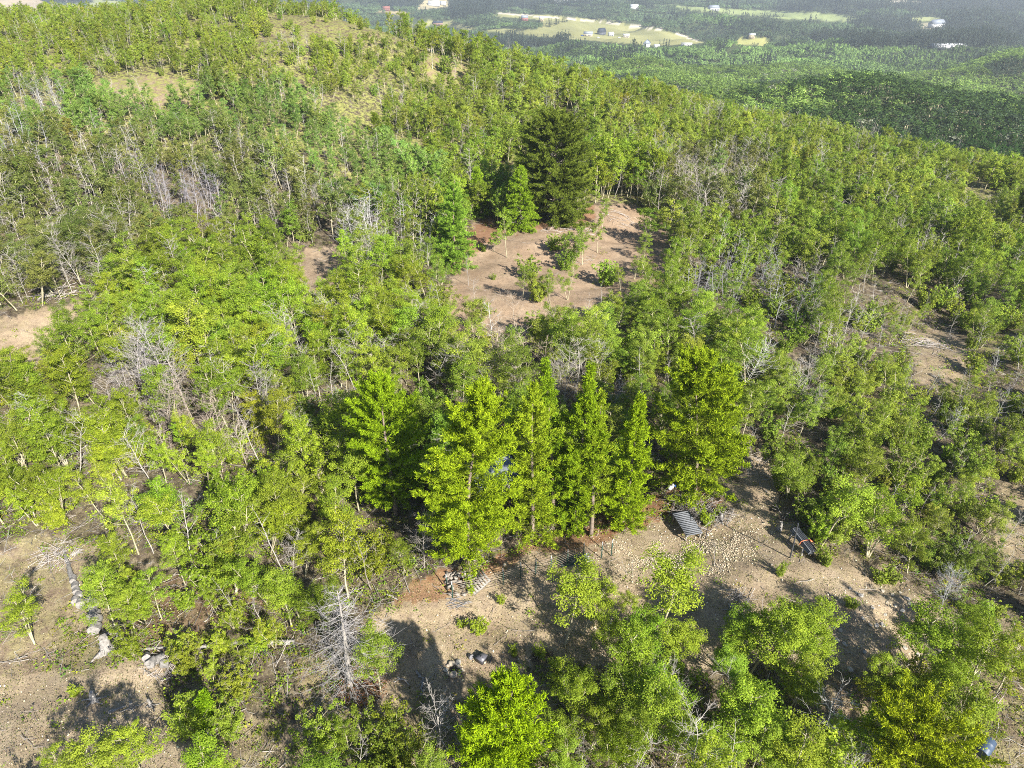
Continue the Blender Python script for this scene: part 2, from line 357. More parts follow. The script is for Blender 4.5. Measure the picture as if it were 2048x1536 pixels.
def make_conifer(seed, Ht=12, rad=2.2, base=.08, style='pine', dens=1.0, lean=(0,0), shape='cone', dead=.0, dead_mid=None):
    """trunk, dead limbs and live branches of needle tufts"""
    rs = np.random.RandomState(seed); gt, gb, gl, gd = Geo(), Geo(), Geo(), Geo()
    T = bend((0,0,-.2), (lean[0], lean[1], 1), Ht+.2, 12, rs, .0, .02); tr = .011*Ht+.03
    tube(gt, T, np.linspace(tr, .02, 13), 8)
    nwh = max(6, int(Ht/(.27 if style == 'pine' else .34)*dens)); PP = []; DD = []; AA = []; LL = []
    for wv in range(nwh):
        t = base+(1-base)*(wv+rs.rand()*.7)/nwh
        if t > .99: continue
        i = min(int(t*12), 11); p = T[i]+(T[i+1]-T[i])*(t*12-i); u = (t-base)/(1-base)
        prof = {'cone': (1-u)**.75*.93+.09, 'dome': math.sqrt(max(0, 1-((u-.38)/.68)**2))*.92+.05, 'col': min(1, (1-u)*2.2+.14)*(.75+.25*math.sin(u*9+seed)),
                'egg': math.sin(math.pi*min(1, max(0.0, u*.82+.2)))**.7*.9+.1}[shape]
        nb = 7 if style != 'fir' else 11
        for b in range(nb):
            az = rs.rand()*6.28; L = rad*prof*rs.uniform(.65, 1.12)+.12
            el = (.05+.75*u if style == 'pine' else -.12+.7*u)+rs.normal()*.12
            isd = rs.rand() < dead*(1.3-u) or (dead_mid and dead_mid[0] < u < dead_mid[1] and rs.rand() < dead_mid[2])
            bp = bend(p, (math.cos(az)*math.cos(el), math.sin(az)*math.cos(el), math.sin(el)), L*(.8 if isd else 1), 5, rs, .06 if style == 'pine' else .03, .09)
            tube(gd if isd else gb, bp, np.linspace(.010+.008*L, .005, 6), 3)
            if isd:
                for q in range(8):
                    s = bp[rs.randint(1, 5)]; az2 = az+rs.uniform(-1.1, 1.1)
                    tube(gd, bend(s, (math.cos(az2), math.sin(az2), rs.uniform(-.2, .5)), L*.3, 3, rs, 0, .25), np.linspace(.009, .004, 4), 3)
                continue
            nt_ = max(6, int(L/(.075 if style == 'fir' else .052))); 
            for q in range(nt_):
                f = rs.uniform(.25, 1.0) if L > .7 else rs.uniform(0, 1); j = min(int(f*5), 4); s = bp[j]+(bp[j+1]-bp[j])*(f*5-j)
                dd = bp[j+1]-bp[j]; dd /= np.linalg.norm(dd); side = np.cross(dd, [0, 0, 1.])*rs.uniform(-1, 1)
                off = (side+dd*.35)*L*.36*(1.12-f)*rs.rand()+np.array([0, 0, rs.uniform(0, .08)])
                PP.append(s+off+np.array([0, 0, rs.normal()*.07])); DD.append(dd*.6+side*.5+np.array([0, 0, .55])); AA.append(rs.rand()); LL.append(1)
    PP = np.array(PP); DD = np.array(DD); AA = np.array(AA); k = 9 if style == 'pine' else 11; big = 1.0 if Ht < 9 or rad < 3.2 else 1.25
    # leading shoot
    P2 = np.repeat(PP, k, 0)+rs.normal(size=(len(PP)*k, 3))*(.045 if style == 'pine' else .055); D2 = np.repeat(DD/np.linalg.norm(DD, axis=1)[:, None], k, 0)*.8+rs.normal(size=(len(PP)*k, 3))*(.62 if style == 'pine' else .5)
    A2 = np.clip(np.repeat(AA, k)*.6+rs.rand(len(PP)*k)*.4, 0, 1)
    blades(gl, P2, D2, (.14 if style == 'pine' else .16)*big*rs.uniform(.7, 1.2, len(P2)), (.030 if style == 'pine' else .036)*big, rs, 0, A2)
    return gt, gb, gl, gd
# ------------------------------------------------------------------ what grows where (regions of the ground, outlined on the photo)
OPEN = [([(830,1400),(1010,1370),(1060,1330),(1110,1400),(1100,1640),(880,1640)], .08, (.5,.1,.3)),
  # bare earth: polygon, tree density inside, undergrowth, colour layers (dirt, red, grass)
 ([(-80,1365),(120,1345),(250,1330),(330,1350),(330,1420),(380,1470),(460,1500),(470,1560),(-200,1640)], .0, (1,.05,.1)),
 ([(-100,1130),(90,1075),(215,1085),(235,1330),(120,1345),(-80,1365)], .03, (.6,.15,.35)),
 ([(-60,650),(90,615),(200,595),(185,660),(110,690),(80,760),(-60,770)], .0, (1,.2,.1)),
 ([(890,600),(905,545),(950,445),(1000,462),(1110,440),(1185,410),(1260,405),(1340,455),(1335,555),(1290,610),(1220,660),(1120,690),(1000,685),(900,660)], .06, (1,.62,.0)),
 ([(800,1215),(810,1165),(870,1150),(940,1150),(1100,1090),(1200,1075),(1310,1045),(1420,1020),(1490,930),(1520,890),(1565,960),(1550,1030),(1650,1110),(1760,1120),(1850,1180),(1880,1250),(1850,1320),(1790,1345),(1700,1345),(1660,1340),(1600,1330),(1500,1310),(1380,1340),(1240,1340),(1130,1330),(1090,1310),(1060,1330),(1010,1370),(900,1400),(830,1440),(770,1400),(750,1280),(720,1260)], .0, (1,.15,.12)),
 ([(1735,985),(1810,970),(1810,1080),(1730,1110)], .03, (.8,.1,.2)),
 ([(1960,990),(2100,960),(2100,1150),(1990,1120)], .05, (.9,.1,.2)),
 ([(1820,660),(1925,665),(1940,760),(1890,800),(1820,760)], .02, (.8,.2,.2)),
 ([(1950,680),(2100,640),(2100,720),(1990,720)], .05, (.4,.1,.8)),
 ([(585,500),(690,490),(700,600),(590,620)], .02, (.9,.3,.0)),
 ([(185,165),(300,150),(400,165),(400,222),(190,222)], .02, (.7,.35,.5)),
 ([(500,45),(560,28),(780,50),(800,85),(640,98),(540,100)], .14, (.2,.2,1)),
 ([(850,112),(935,128),(935,185),(850,175)], .08, (.7,.5,.4)),
 ([(940,128),(1010,150),(1010,165),(930,160)], .1, (.2,.2,1)),
 ([(380,55),(500,50),(500,75),(380,80)], .15, (.1,.1,1)),
 ([(1930,385),(2020,382),(2020,425),(1920,425)], .0, (.2,.0,1)),
 ([(740,1400),(900,1390),(900,1600),(760,1600)], .07, (.6,.1,.3)),
 ([(1660,1330),(1780,1350),(1700,1480),(1620,1600),(1600,1480)], .12, (.5,.3,.2)),
 ([(1900,1370),(2060,1330),(2150,1620),(1850,1640),(1940,1480)], .10, (.45,.1,.4)),
 ([(600,1310),(760,1290),(760,1440),(600,1440)], .08, (.4,.3,.3)),
 ([(440,1440),(640,1440),(640,1600),(440,1600)], .35, (.5,.1,.3)),
 ([(1850,1220),(2050,1230),(2050,1360),(1880,1350)], .22, (.5,.1,.3)),
]
RED = [([(800,1200),(830,1150),(960,1130),(1100,1060),(1290,1000),(1400,960),(1440,1010),(1300,1050),(1180,1090),(1030,1130),(940,1180)], .9),
       ([(880,560),(960,440),(1190,415),(1190,440),(1000,470),(930,520),(900,545)], .9), ([(250,1180),(460,1120),(560,1180),(330,1320),(240,1320)], .35)]
YG = (.262,.336,.030); YG2 = (.235,.318,.030); GR = (.205,.284,.034); OL = (.180,.215,.050); BG = (.190,.288,.062); DK = (.050,.110,.022); SH = (.232,.302,.040); HT = (.248,.318,.044)
REG = [  # polygon, density, bare share, shrub share, height, tint (first match wins)
 ([(1480,200),(1600,175),(2100,185),(2100,345),(1990,345),(1850,300),(1700,262)], .9, .05, .0, 6.0, DK),
 ([(-100,285),(200,285),(480,300),(640,380),(700,470),(640,500),(430,490),(250,600),(-100,650)], 1.05, .40, .08, 5.2, OL),
 ([(-100,190),(180,185),(420,200),(600,200),(820,290),(880,380),(740,480),(640,380),(480,300),(-100,285)], .95, .08, .05, 4.3, BG),
 ([(-100,0),(480,-20),(700,20),(860,110),(860,290),(600,200),(180,190),(-100,190)], 1.0, .08, .25, 3.3, HT),
 ([(1000,140),(1300,210),(1560,240),(1560,340),(1200,330),(1190,260),(860,290),(860,110)], .85, .12, .05, 5.0, HT),
 ([(1190,330),(1330,330),(1330,410),(1190,400)], 1.0, .03, .0, 6.0, YG2),
 ([(1270,330),(1530,340),(1500,480),(1400,470),(1270,450)], .95, .48, .05, 5.4, OL),
 ([(1530,230),(1900,280),(2100,360),(2100,560),(1900,500),(1560,360)], .85, .12, .1, 5.0, SH),
 ([(1340,440),(1560,470),(1850,560),(2100,680),(2100,600),(1900,480),(1530,340)], .9, .10, .1, 5.0, GR),
 ([(1400,480),(1640,560),(1640,700),(1500,700),(1350,620)], .85, .30, .25, 4.2, GR),
 ([(180,560),(440,500),(600,560),(880,590),(930,760),(700,800),(560,760),(180,680)], .95, .08, .05, 5.4, YG2),
 ([(880,600),(1180,620),(1180,840),(900,840)], .70, .42, .15, 6.0, SH),
 ([(1180,600),(1500,560),(1500,800),(1180,800)], 1.0, .05, .05, 5.6, GR),
 ([(600,760),(1020,760),(1020,900),(640,900)], .6, .30, .2, 5.2, GR),
 ([(260,700),(600,720),(620,960),(330,1000)], .85, .38, .05, 5.8, YG),
 ([(-150,760),(260,700),(330,1000),(230,1060),(-150,1100)], .75, .18, .1, 5.2, YG),
 ([(230,960),(640,930),(790,1000),(800,1180),(600,1260),(240,1090)], .95, .12, .1, 6.0, YG),
 ([(240,1090),(600,1250),(600,1340),(250,1340)], .85, .06, .25, 3.4, YG),
 ([(640,940),(810,980),(800,1190),(700,1200),(660,1060)], .7, .5, .1, 5.5, GR),
 ([(1460,640),(1640,640),(1790,800),(1780,960),(1700,1090),(1600,1060),(1560,950),(1480,860)], 1.3, .05, .5, 3.4, SH),
 ([(1640,600),(2150,640),(2150,960),(1800,1000),(1780,800)], 0.8, .24, .45, 3.1, SH),
 ([(1640,1040),(1800,960),(2150,1000),(2150,1250),(1880,1240),(1780,1120),(1650,1110)], 1.05, .12, .5, 2.9, SH),
 ([(1170,1365),(1370,1350),(1440,1310),(1600,1345),(1650,1430),(1580,1490),(1600,1640),(1120,1640),(1120,1440)], 2.2, .07, .08, 5.0, YG2),
 ([(240,1290),(640,1290),(640,1450),(330,1440)], .50, .10, .5, 2.6, YG),
 ([(440,1440),(760,1400),(760,1640),(440,1640)], .5, .12, .2, 3.4, YG2),
]
BAREC = [  # centre of bases, radii, chance of a bare tree there, tone
 (380,420,95,45,.8,(.62,.60,.66)),(310,370,60,30,.5,(.62,.60,.66)),(760,510,90,50,.45,(.9,.88,.85)),(330,850,110,80,.6,(.80,.74,.70)),(430,900,90,80,.6,(.85,.72,.62)),
 (1000,750,150,70,.55,(.95,.80,.64)),(1460,590,90,45,.75,(.62,.62,.66)),(1570,640,70,45,.8,(.65,.65,.68)),(1950,820,130,90,.45,(.65,.66,.66)),(1850,800,70,60,.4,(.7,.7,.68)),
 (60,330,70,40,.6,(.72,.74,.78)),(90,215,60,40,.6,(.7,.7,.72)),(730,230,40,30,.7,(.85,.82,.78)),(245,1110,60,60,.5,(.9,.86,.82)),(740,1150,60,60,.7,(.92,.84,.74)),
 (1380,420,110,50,.45,(.85,.78,.72)),(430,60,15,10,.9,(.75,.75,.78)),(560,95,40,25,.5,(.7,.7,.7)),(870,530,50,40,.5,(.95,.95,.92)),(1740,215,30,15,.5,(.5,.5,.52)),(110,620,60,30,.5,(.6,.6,.66)),
 (1860,1230,50,40,.4,(.62,.64,.68)),(300,780,60,50,.4,(.78,.74,.74))]
FIELD = [([(830,50),(850,42),(905,42),(960,62),(1100,75),(1200,83),(1310,92),(1440,84),(1395,80),(1330,62),(1230,42),(1100,30),(1000,26),(980,32),(1080,40),(1075,58),(1000,58),(950,62),(890,52)], (.27,.27,.12)),
 ([(1290,8),(1500,20),(1640,26),(1745,38),(1700,44),(1550,36),(1400,22)], (.24,.29,.12)), ([(1480,76),(1540,78),(1535,92),(1455,90)], (.33,.33,.12)),
 ([(-300,-20),(60,-14),(100,12),(110,28),(60,36),(-300,60)], (.42,.34,.24)), ([(1840,46),(1890,50),(1880,58),(1830,56)], (.40,.36,.25)),
 ([(850,0),(900,-2),(905,14),(830,20)], (.40,.35,.22)), ([(180,0),(240,2),(300,12),(180,14)], (.28,.31,.14)), ([(1820,34),(1900,34),(1880,42),(1820,42)], (.30,.33,.15)),
 ([(740,18),(810,24),(830,30),(790,30)], (.40,.33,.2)), ([(-300,-60),(200,-60),(400,-30),(100,-16)], (.30,.30,.16)), ([(1780,0),(1840,2),(1900,6),(1780,6)], (.42,.38,.3))]
ROADPTS = [(1000,27),(1060,31),(1130,37),(1200,44),(1270,52),(1330,62),(1370,73),(1392,81)]
def near_line(px, py, pts, wpx, wpy):
    r = np.zeros(np.shape(px), bool)
    for (x1, y1), (x2, y2) in zip(pts[:-1], pts[1:]):
        t = np.clip(((px-x1)*(x2-x1)+(py-y1)*(y2-y1))/((x2-x1)**2+(y2-y1)**2), 0, 1)
        r |= (np.abs(px-(x1+t*(x2-x1))) < wpx) & (np.abs(py-(y1+t*(y2-y1))) < wpy)
    return r
# ------------------------------------------------------------------ ground: one sheet
def build_ground():
    A = np.concatenate([np.linspace(-2.6, -.95, 60, endpoint=False), np.linspace(-.95, .95, 640), np.linspace(.95, 2.6, 61)[1:]])
    Y = np.concatenate([np.linspace(-70, 12, 50, endpoint=False), np.exp(np.linspace(math.log(12), math.log(9500), 860))])
    W = np.where(Y < 12, 12+(12-Y)*.35, Y)
    X = A[None]*W[:, None]; YY = np.repeat(Y[:, None], len(A), 1); Z = H(X, YY)
    X = X.ravel(); YY = YY.ravel(); Z = Z.ravel(); nc = len(A)
    i = np.arange(len(Y)-1)[:, None]*nc+np.arange(nc-1)[None]
    g = Geo(); g.add(np.stack([X, YY, Z], 1), np.stack([i, i+1, i+nc+1, i+nc], -1).reshape(-1, 4))
    px, py = project(X, np.maximum(YY, 2), Z)
    jx = (noise2(X, YY, 1.3, 3)-.5)*34+(noise2(X, YY, .5, 4)-.5)*14; jy = (noise2(X, YY, 1.1, 5)-.5)*26+(noise2(X, YY, .5, 6)-.5)*12
    sc = np.clip(40/np.maximum(YY, 20), .1, 1.3); qx, qy = px+jx*sc, py+jy*sc
    dirt = np.zeros(len(X)); red = np.zeros(len(X)); grass = np.full(len(X), .12)
    near = (YY < 245) & (YY > 5)
    for poly, d, (cd, cr, cg) in OPEN:
        m = inpoly(qx, qy, poly) & near; dirt[m] = cd; red[m] = np.maximum(red[m], cr*.5); grass[m] = cg
    for poly, k in RED: m = inpoly(qx, qy, poly) & near; red[m] = k
    m = (YY > 95) & (YY < 200); grass[m] = np.maximum(grass[m], 1.0)
    fld = np.zeros(len(X)); fc = np.full((len(X), 3), .2); far = YY > 350
    for poly, c in FIELD: m = inpoly(px, py, poly) & far; fld[m] = 1; fc[m] = c
    ot = (YY > 235) & (fld == 0); fld[ot] = .85; fc[ot] = (.045,.070,.026); rd = near_line(px, py, ROADPTS, 3, 1.6) & far; fld[rd] = 1; fc[rd] = (.55, .50, .42)
    me = g.mesh('ground', [], True)
    c = np.stack([dirt, red, grass, fld], 1).astype(np.float32)
    at = me.attributes.new('zone', 'FLOAT_COLOR', 'POINT'); at.data.foreach_set('color', c.ravel())
    c2 = np.concatenate([fc, np.ones((len(X), 1))], 1).astype(np.float32)
    at = me.attributes.new('fieldcol', 'FLOAT_COLOR', 'POINT'); at.data.foreach_set('color', c2.ravel())
    m, n, b = mat('earth', .95, .12)
    z = attr(n, 'zone'); sp = N(n, 'ShaderNodeSeparateColor'); n.links.new(z.outputs['Color'], sp.inputs[0])
    big, mid, fine = noise(n, .35, 5, .6), noise(n, 2.2, 6, .7), noise(n, 11, 5, .75)
    duff = ramp(n, mid, [(.32, (.035,.028,.022)), (.48, (.095,.074,.056)), (.62, (.17,.138,.105)), (.75,(.23,.19,.15))])
    dirt_ = ramp(n, big, [(.3, (.265,.208,.150)), (.55, (.330,.270,.200)), (.75, (.38,.32,.245))])
    dirt_ = mix(n, 1.0, dirt_, ramp(n, mid, [(.3, (.80,.78,.76)), (.65, (1.08,1.06,1.03))]), 'MULTIPLY')
    litter = ramp(n, mid, [(.35, (.11,.13,.035)), (.55, (.23,.24,.070)), (.72, (.29,.27,.12))])
    redc = ramp(n, mid, [(.3, (.15,.07,.035)), (.65, (.25,.125,.068))])
    fac = math_(n, 'MULTIPLY_ADD', mid, 1.6, -.8)
    f1 = N(n, 'ShaderNodeMath', operation='ADD', use_clamp=True); n.links.new(sp.outputs[0], f1.inputs[0]); n.links.new(math_(n, 'MULTIPLY', fac, .6), f1.inputs[1])
    col = mix(n, f1.outputs[0], duff, dirt_)
    f2 = N(n, 'ShaderNodeMath', operation='MULTIPLY', use_clamp=True); n.links.new(sp.outputs[1], f2.inputs[0]); f2.inputs[1].default_value = .85
    col = mix(n, f2.outputs[0], col, redc)
    gmask = ramp(n, noise(n, 1.1, 7, .75), [(.42, (0,0,0)), (.56, (1,1,1))])
    f3 = math_(n, 'MULTIPLY', sp.outputs[2], gmask)
    col = mix(n, f3, col, litter)
    col = mix(n, 1.0, col, ramp(n, fine, [(.25, (.60,.59,.57)), (.5, (.98,.98,.98)), (.72, (1.28,1.26,1.20))]), 'MULTIPLY')
    col = mix(n, 1.0, col, ramp(n, noise(n, 34, 3, .7), [(.3, (.72,.71,.70)), (.5, (1,1,1)), (.7, (1.2,1.18,1.14))]), 'MULTIPLY')
    vo = N(n, 'ShaderNodeTexVoronoi'); vo.inputs['Scale'].default_value = 7.0; g_ = N(n, 'ShaderNodeNewGeometry'); n.links.new(g_.outputs['Position'], vo.inputs['Vector'])
    peb = ramp(n, vo.outputs['Distance'], [(.10, (1,1,1)), (.20, (0,0,0))]); pf = math_(n, 'MULTIPLY', peb, math_(n, 'MULTIPLY', sp.outputs[0], .45))
    col = mix(n, pf, col, (.52,.46,.36))
    ff = attr(n, 'fieldcol').outputs['Color']
    fcol = mix(n, 1.0, ff, ramp(n, noise(n, .02, 6, .7), [(.3, (.8,.82,.75)), (.7, (1.12,1.08,1.05))]), 'MULTIPLY')
    col = mix(n, attr(n, 'zone').outputs['Alpha'], col, fcol)
    n.links.new(col, b.inputs['Base Color'])
    bp = N(n, 'ShaderNodeBump'); bp.inputs['Strength'].default_value = .6; bp.inputs['Distance'].default_value = .06
    n.links.new(noise(n, 9, 6, .75), bp.inputs['Height']); n.links.new(bp.outputs[0], b.inputs['Normal'])
    me.materials.append(m)
    o = obj('ground', me); tag(o, kind='structure'); return o
build_ground()
# ------------------------------------------------------------------ instancing of what nobody could count
def stuff(name, label, templates, P, rot, scl, tint, idx):
    pm = bpy.data.meshes.new(name); n = len(P); pm.vertices.add(n); pm.vertices.foreach_set('co', np.asarray(P, np.float32).ravel())
    def at(nm, typ, key, arr): a = pm.attributes.new(nm, typ, 'POINT'); a.data.foreach_set(key, arr)
    at('rot', 'FLOAT_VECTOR', 'vector', np.asarray(rot, np.float32).ravel()); at('scl', 'FLOAT_VECTOR', 'vector', np.asarray(scl, np.float32).ravel())
    t4 = np.concatenate([np.asarray(tint, float), np.ones((n, 1))], 1).astype(np.float32); at('tint', 'FLOAT_COLOR', 'color', t4.ravel())
    at('pick', 'INT', 'value', np.asarray(idx, np.int32))
    o = obj(name, pm); tag(o, label, None, None, 'stuff')
    ng = bpy.data.node_groups.new(name, 'GeometryNodeTree')
    ng.interface.new_socket('Geometry', in_out='INPUT', socket_type='NodeSocketGeometry'); ng.interface.new_socket('Geometry', in_out='OUTPUT', socket_type='NodeSocketGeometry')
    gi, go = ng.nodes.new('NodeGroupInput'), ng.nodes.new('NodeGroupOutput')
    jn = ng.nodes.new('GeometryNodeJoinGeometry')
    for t in templates:
        tt = t if isinstance(t, bpy.types.Object) else bpy.data.objects.new(name+'_source', t)
        oi = ng.nodes.new('GeometryNodeObjectInfo'); oi.inputs[0].default_value = tt; oi.inputs['As Instance'].default_value = True
        ng.links.new(oi.outputs['Geometry'], jn.inputs[0])
    ip = ng.nodes.new('GeometryNodeInstanceOnPoints'); ip.inputs['Pick Instance'].default_value = True
    def na(nm, dt): q = ng.nodes.new('GeometryNodeInputNamedAttribute'); q.data_type = dt; q.inputs['Name'].default_value = nm; return q.outputs['Attribute']
    er = ng.nodes.new('FunctionNodeEulerToRotation'); ng.links.new(na('rot', 'FLOAT_VECTOR'), er.inputs[0])
    ng.links.new(gi.outputs[0], ip.inputs[0]); ng.links.new(jn.outputs[0], ip.inputs['Instance'])
    ng.links.new(er.outputs[0], ip.inputs['Rotation']); ng.links.new(na('scl', 'FLOAT_VECTOR'), ip.inputs['Scale']); ng.links.new(na('pick', 'INT'), ip.inputs['Instance Index'])
    ng.links.new(ip.outputs[0], go.inputs[0]); o.modifiers.new('instances', 'NODES').node_group = ng
    return o
# ------------------------------------------------------------------ hero conifers: base pixel, top pixel, crown radius
HERO = []   # world discs kept free of other trees
LAND = []   # landmarks for labels: name, pixel
def base_and_height(bx, by, tx, ty):
    p = G(bx, by); u, y, dz = [float(t) for t in ray(tx, ty)]
    ztop = HC+p.y*dz/y; xt = p.y*u/y; return p, ztop-p.z, xt-p.x
CON = [ # name,label, base px, top px, radius m, style, shape, crown base, density, dead, tint, dead_mid
 ('pine_tree','leaning yellow-green pine standing left of and behind the grey-roofed shed',(792,1030),(768,752),2.8,'pine','egg',.16,.78,.12,(.125,.170,.012),None),
 ('pine_tree','broad bushy pine with visible trunk above the heap of sawn blocks',(935,1142),(906,778),3.0,'pine','egg',.10,.95,.30,(.150,.185,.014),None),
 ('pine_tree','sparse pine with many bare twigs, right of the shed roof',(1062,1085),(1072,768),2.1,'pine','col',.05,.85,.42,(.150,.180,.018),None),
 ('pine_tree','narrow pine whose top shows behind the two tallest pines of the row',(1108,1045),(1110,728),1.6,'pine','cone',.04,.9,.10,(.110,.155,.014),None),
 ('pine_tree','tallest dense round-topped pine in the middle of the row',(1150,1062),(1166,730),1.8,'pine','col',.04,1.0,.20,(.120,.160,.012),None),
 ('pine_tree','thin-crowned pine with long bare pale trunk at the front of the row',(1182,1072),(1204,800),1.4,'pine','col',.22,.55,.45,(.140,.170,.018),None),
 ('pine_tree','narrow pine at the right end of the row, short trunk showing',(1244,1060),(1258,775),1.8,'pine','cone',.06,.95,.22,(.140,.180,.012),None),
 ('pine_tree','huge wide pine with crooked bare limbs beside the brush pile',(1390,992),(1402,705),3.9,'pine','egg',.10,.95,.24,(.135,.165,.014),(.35,.72,.40)),
 ('fir_tree','big dark round-headed evergreen at the top of the middle clearing',(1108,442),(1108,246),5.4,'fir','dome',.01,1.15,.03,(.075,.100,.014),None),
 ('fir_tree','medium bright evergreen in front of the big dark one',(1040,458),(1042,338),2.5,'fir','cone',.02,1.0,.03,(.120,.185,.012),None),
 ('fir_tree','slim evergreen left of the big dark one',(962,428),(954,335),1.7,'fir','cone',.02,1.0,.03,(.120,.185,.012),None),
 ('pine_tree','tall soft pale green evergreen at the left edge of the middle clearing',(908,532),(915,372),2.9,'fir','cone',.03,.75,.10,(.115,.175,.040),None),
 ('pine_tree','bright green bushy pine at the bottom edge below the fire ring',(1000,1560),(1004,1362),2.1,'pine','egg',.02,1.15,.03,(.140,.185,.008),None),
 ('pine_tree','yellowing open-crowned pine in the bottom right corner',(1832,1600),(1832,1452),3.1,'pine','dome',.10,.95,.25,(.150,.165,.012),(.0,1.0,.18)),
 ('pine_sapling','knee-high bright green pine sapling beside two bleached stumps',(411,1458),(404,1392),.42,'fir','cone',.02,1.3,.0,(.105,.160,.010),None),
 ('fir_tree','lone dark evergreen on the far crest against the valley',(957,114),(954,78),1.6,'fir','egg',.12,.9,.05,(.070,.095,.016),None),
 ('fir_tree','left one of two small dark evergreens in the middle slope gap',(754,272),(748,224),1.5,'fir','cone',.02,.9,.0,(.085,.115,.012),None),
 ('fir_tree','right one of two small dark evergreens in the middle slope gap',(776,282),(776,240),1.2,'fir','cone',.02,.9,.0,(.080,.110,.012),None),
 ('fir_tree','small yellowish round evergreen on the right shoulder of the hill',(1243,220),(1242,193),2.0,'fir','dome',.02,.9,.0,(.150,.150,.012),None),
 ('fir_tree','tiny slim evergreen on the crest above the big dark evergreen',(1128,192),(1127,167),.8,'fir','cone',.02,.9,.0,(.110,.120,.012),None),
 ('fir_tree','dark evergreen at the right edge beside the grassy gap',(2030,425),(2026,352),2.2,'fir','egg',.02,.9,.05,(.075,.100,.016),None),
 ('fir_tree','dark evergreen cut by the right edge of the picture',(2052,480),(2050,372),2.2,'fir','cone',.02,.9,.05,(.075,.100,.016),None),
 ('fir_tree','small dark evergreen on the hill crest at the top edge',(560,24),(562,4),1.2,'fir','cone',.02,.9,.05,(.080,.115,.016),None),
]
for i, (nm, lb, b, t, rad, sty, shp, cb, dn, dd, tint, dm) in enumerate(CON):
    p, h, dx = base_and_height(b[0], b[1], t[0], t[1]); sz = 1.0
    gt, gb, gl, gd = make_conifer(100+i, h, rad, cb, sty, dn*(1.0 if h < 14 else 14/h), (dx/h*1.0, 0), shp, dd, dm)
    root = thing(nm, lb, 'pine tree' if 'pine' in nm else 'evergreen tree', p)
    obj('trunk', gt.mesh('trunk', [M_PBARK], True), root)
    for nm2, gg, mm in (('branches', gb, M_DEAD), ('crown', gl, M_NEEDLE), ('dead_branches', gd, M_DEAD)):
        if gg.n: o = obj(nm2, gg.mesh(nm2, [mm]), root); o['tint'] = [tint[0]*1.62, tint[1]*1.80, tint[2]*.85] if 'fir' not in nm else [tint[0]*1.7, tint[1]*1.7, tint[2]*1.5] if nm2 == 'crown' else [.62,.57,.52]
    HERO.append((p.x, p.y, min(rad*.8, 3.2), rad*.75, 3.8 if p.y > 40 and i > 7 and i < 12 else 2.0))
# dead spruce
p, h, dx = base_and_height(700, 1372, 668, 1165)
def dead_spruce():
    rs = np.random.RandomState(7); gt, gb, gr = Geo(), Geo(), Geo()
    T = bend((0,0,-.2), (dx/h, 0, 1), h+.2, 10, rs, 0, .015); tube(gt, T, np.linspace(.17, .02, 11), 8)
    for k in range(120):
        t = .05+.93*k/120; i = min(int(t*10), 9); q = T[i]+(T[i+1]-T[i])*(t*10-i); az = k*2.4+rs.rand()*.6
        L = (2.9*(1-t)**.9+.35)*rs.uniform(.55, 1.15); bp = bend(q, (math.cos(az), math.sin(az), .25-.5*(1-t)), L, 7, rs, .035, .10)
        tube(gb, bp, np.linspace(.020, .005, 8), 3)
        for s in range(10):
            s0 = bp[rs.randint(1, 8)]; a2 = az+rs.uniform(-1.3, 1.3)
            sp = bend(s0, (math.cos(a2), math.sin(a2), rs.uniform(-.6, .2)), L*rs.uniform(.15, .4), 3, rs, .05, .2); tube(gb, sp, np.linspace(.008, .004, 4), 3)
            tube(gb, bend(sp[2], (math.cos(a2+.8), math.sin(a2+.8), rs.uniform(-.5, .2)), L*.15, 2, rs, 0, .2), np.linspace(.004, .002, 3), 3)
    n = 1400; r = rs.rand(n)**.5*1.25; a = rs.rand(n)*6.28
    P = np.stack([r*np.cos(a)+.7, r*np.sin(a)-.2, rs.uniform(.05, .55, n)], 1); blades(gr, P, rs.normal(size=(n, 3))+[0, 0, .3], .14, .02, rs)
    root = thing('dead_spruce', 'bare silver-grey dead spruce left of the front clearing', 'dead tree', p)
    o = obj('trunk', gt.mesh('trunk', [M_DEAD], True), root); o['tint'] = [.70,.66,.61]
    o = obj('branches', gb.mesh('branches', [M_DEAD]), root); o['tint'] = [.70,.68,.67]
    o = obj('dead_needles', gr.mesh('dead_needles', [M_DUFF]), root)
dead_spruce(); HERO.append((p.x, p.y, 1.6))
# ------------------------------------------------------------------ small objects
def put(px, py, dz=0.0): q = G(px, py); return Vector((q.x, q.y, q.z+dz))
# grey-roofed shed behind the pines
sp_ = put(972, 992); HERO.append((sp_.x, sp_.y, 2.4))
sh = thing('shed', 'low shed with silvery grey sheet roof hidden behind the bushy pine', 'shed', sp_, R(28))
g = Geo(); box(g, (0, 0, 1.0), (3.4, 2.6, 2.2)); obj('wall', g.mesh('wall', [M_WALLD]), sh)
g = Geo(); box(g, (0, -.75, 2.30), (3.9, 1.75, .06), (R(16), 0, 0)); box(g, (0, .85, 2.30), (3.9, 1.75, .06), (R(-16), 0, 0))
for k in range(14): box(g, (-1.85+k*.285, -.75, 2.335), (.03, 1.75, .03), (R(16), 0, 0)); box(g, (-1.85+k*.285, .85, 2.335), (.03, 1.75, .03), (R(-16), 0, 0))
obj('roof', g.mesh('roof', [M_ROOFM]), sh)
g = Geo(); box(g, (.6, -1.32, .85), (.9, .05, 1.8)); obj('door', g.mesh('door', [M_GREYW]), sh)
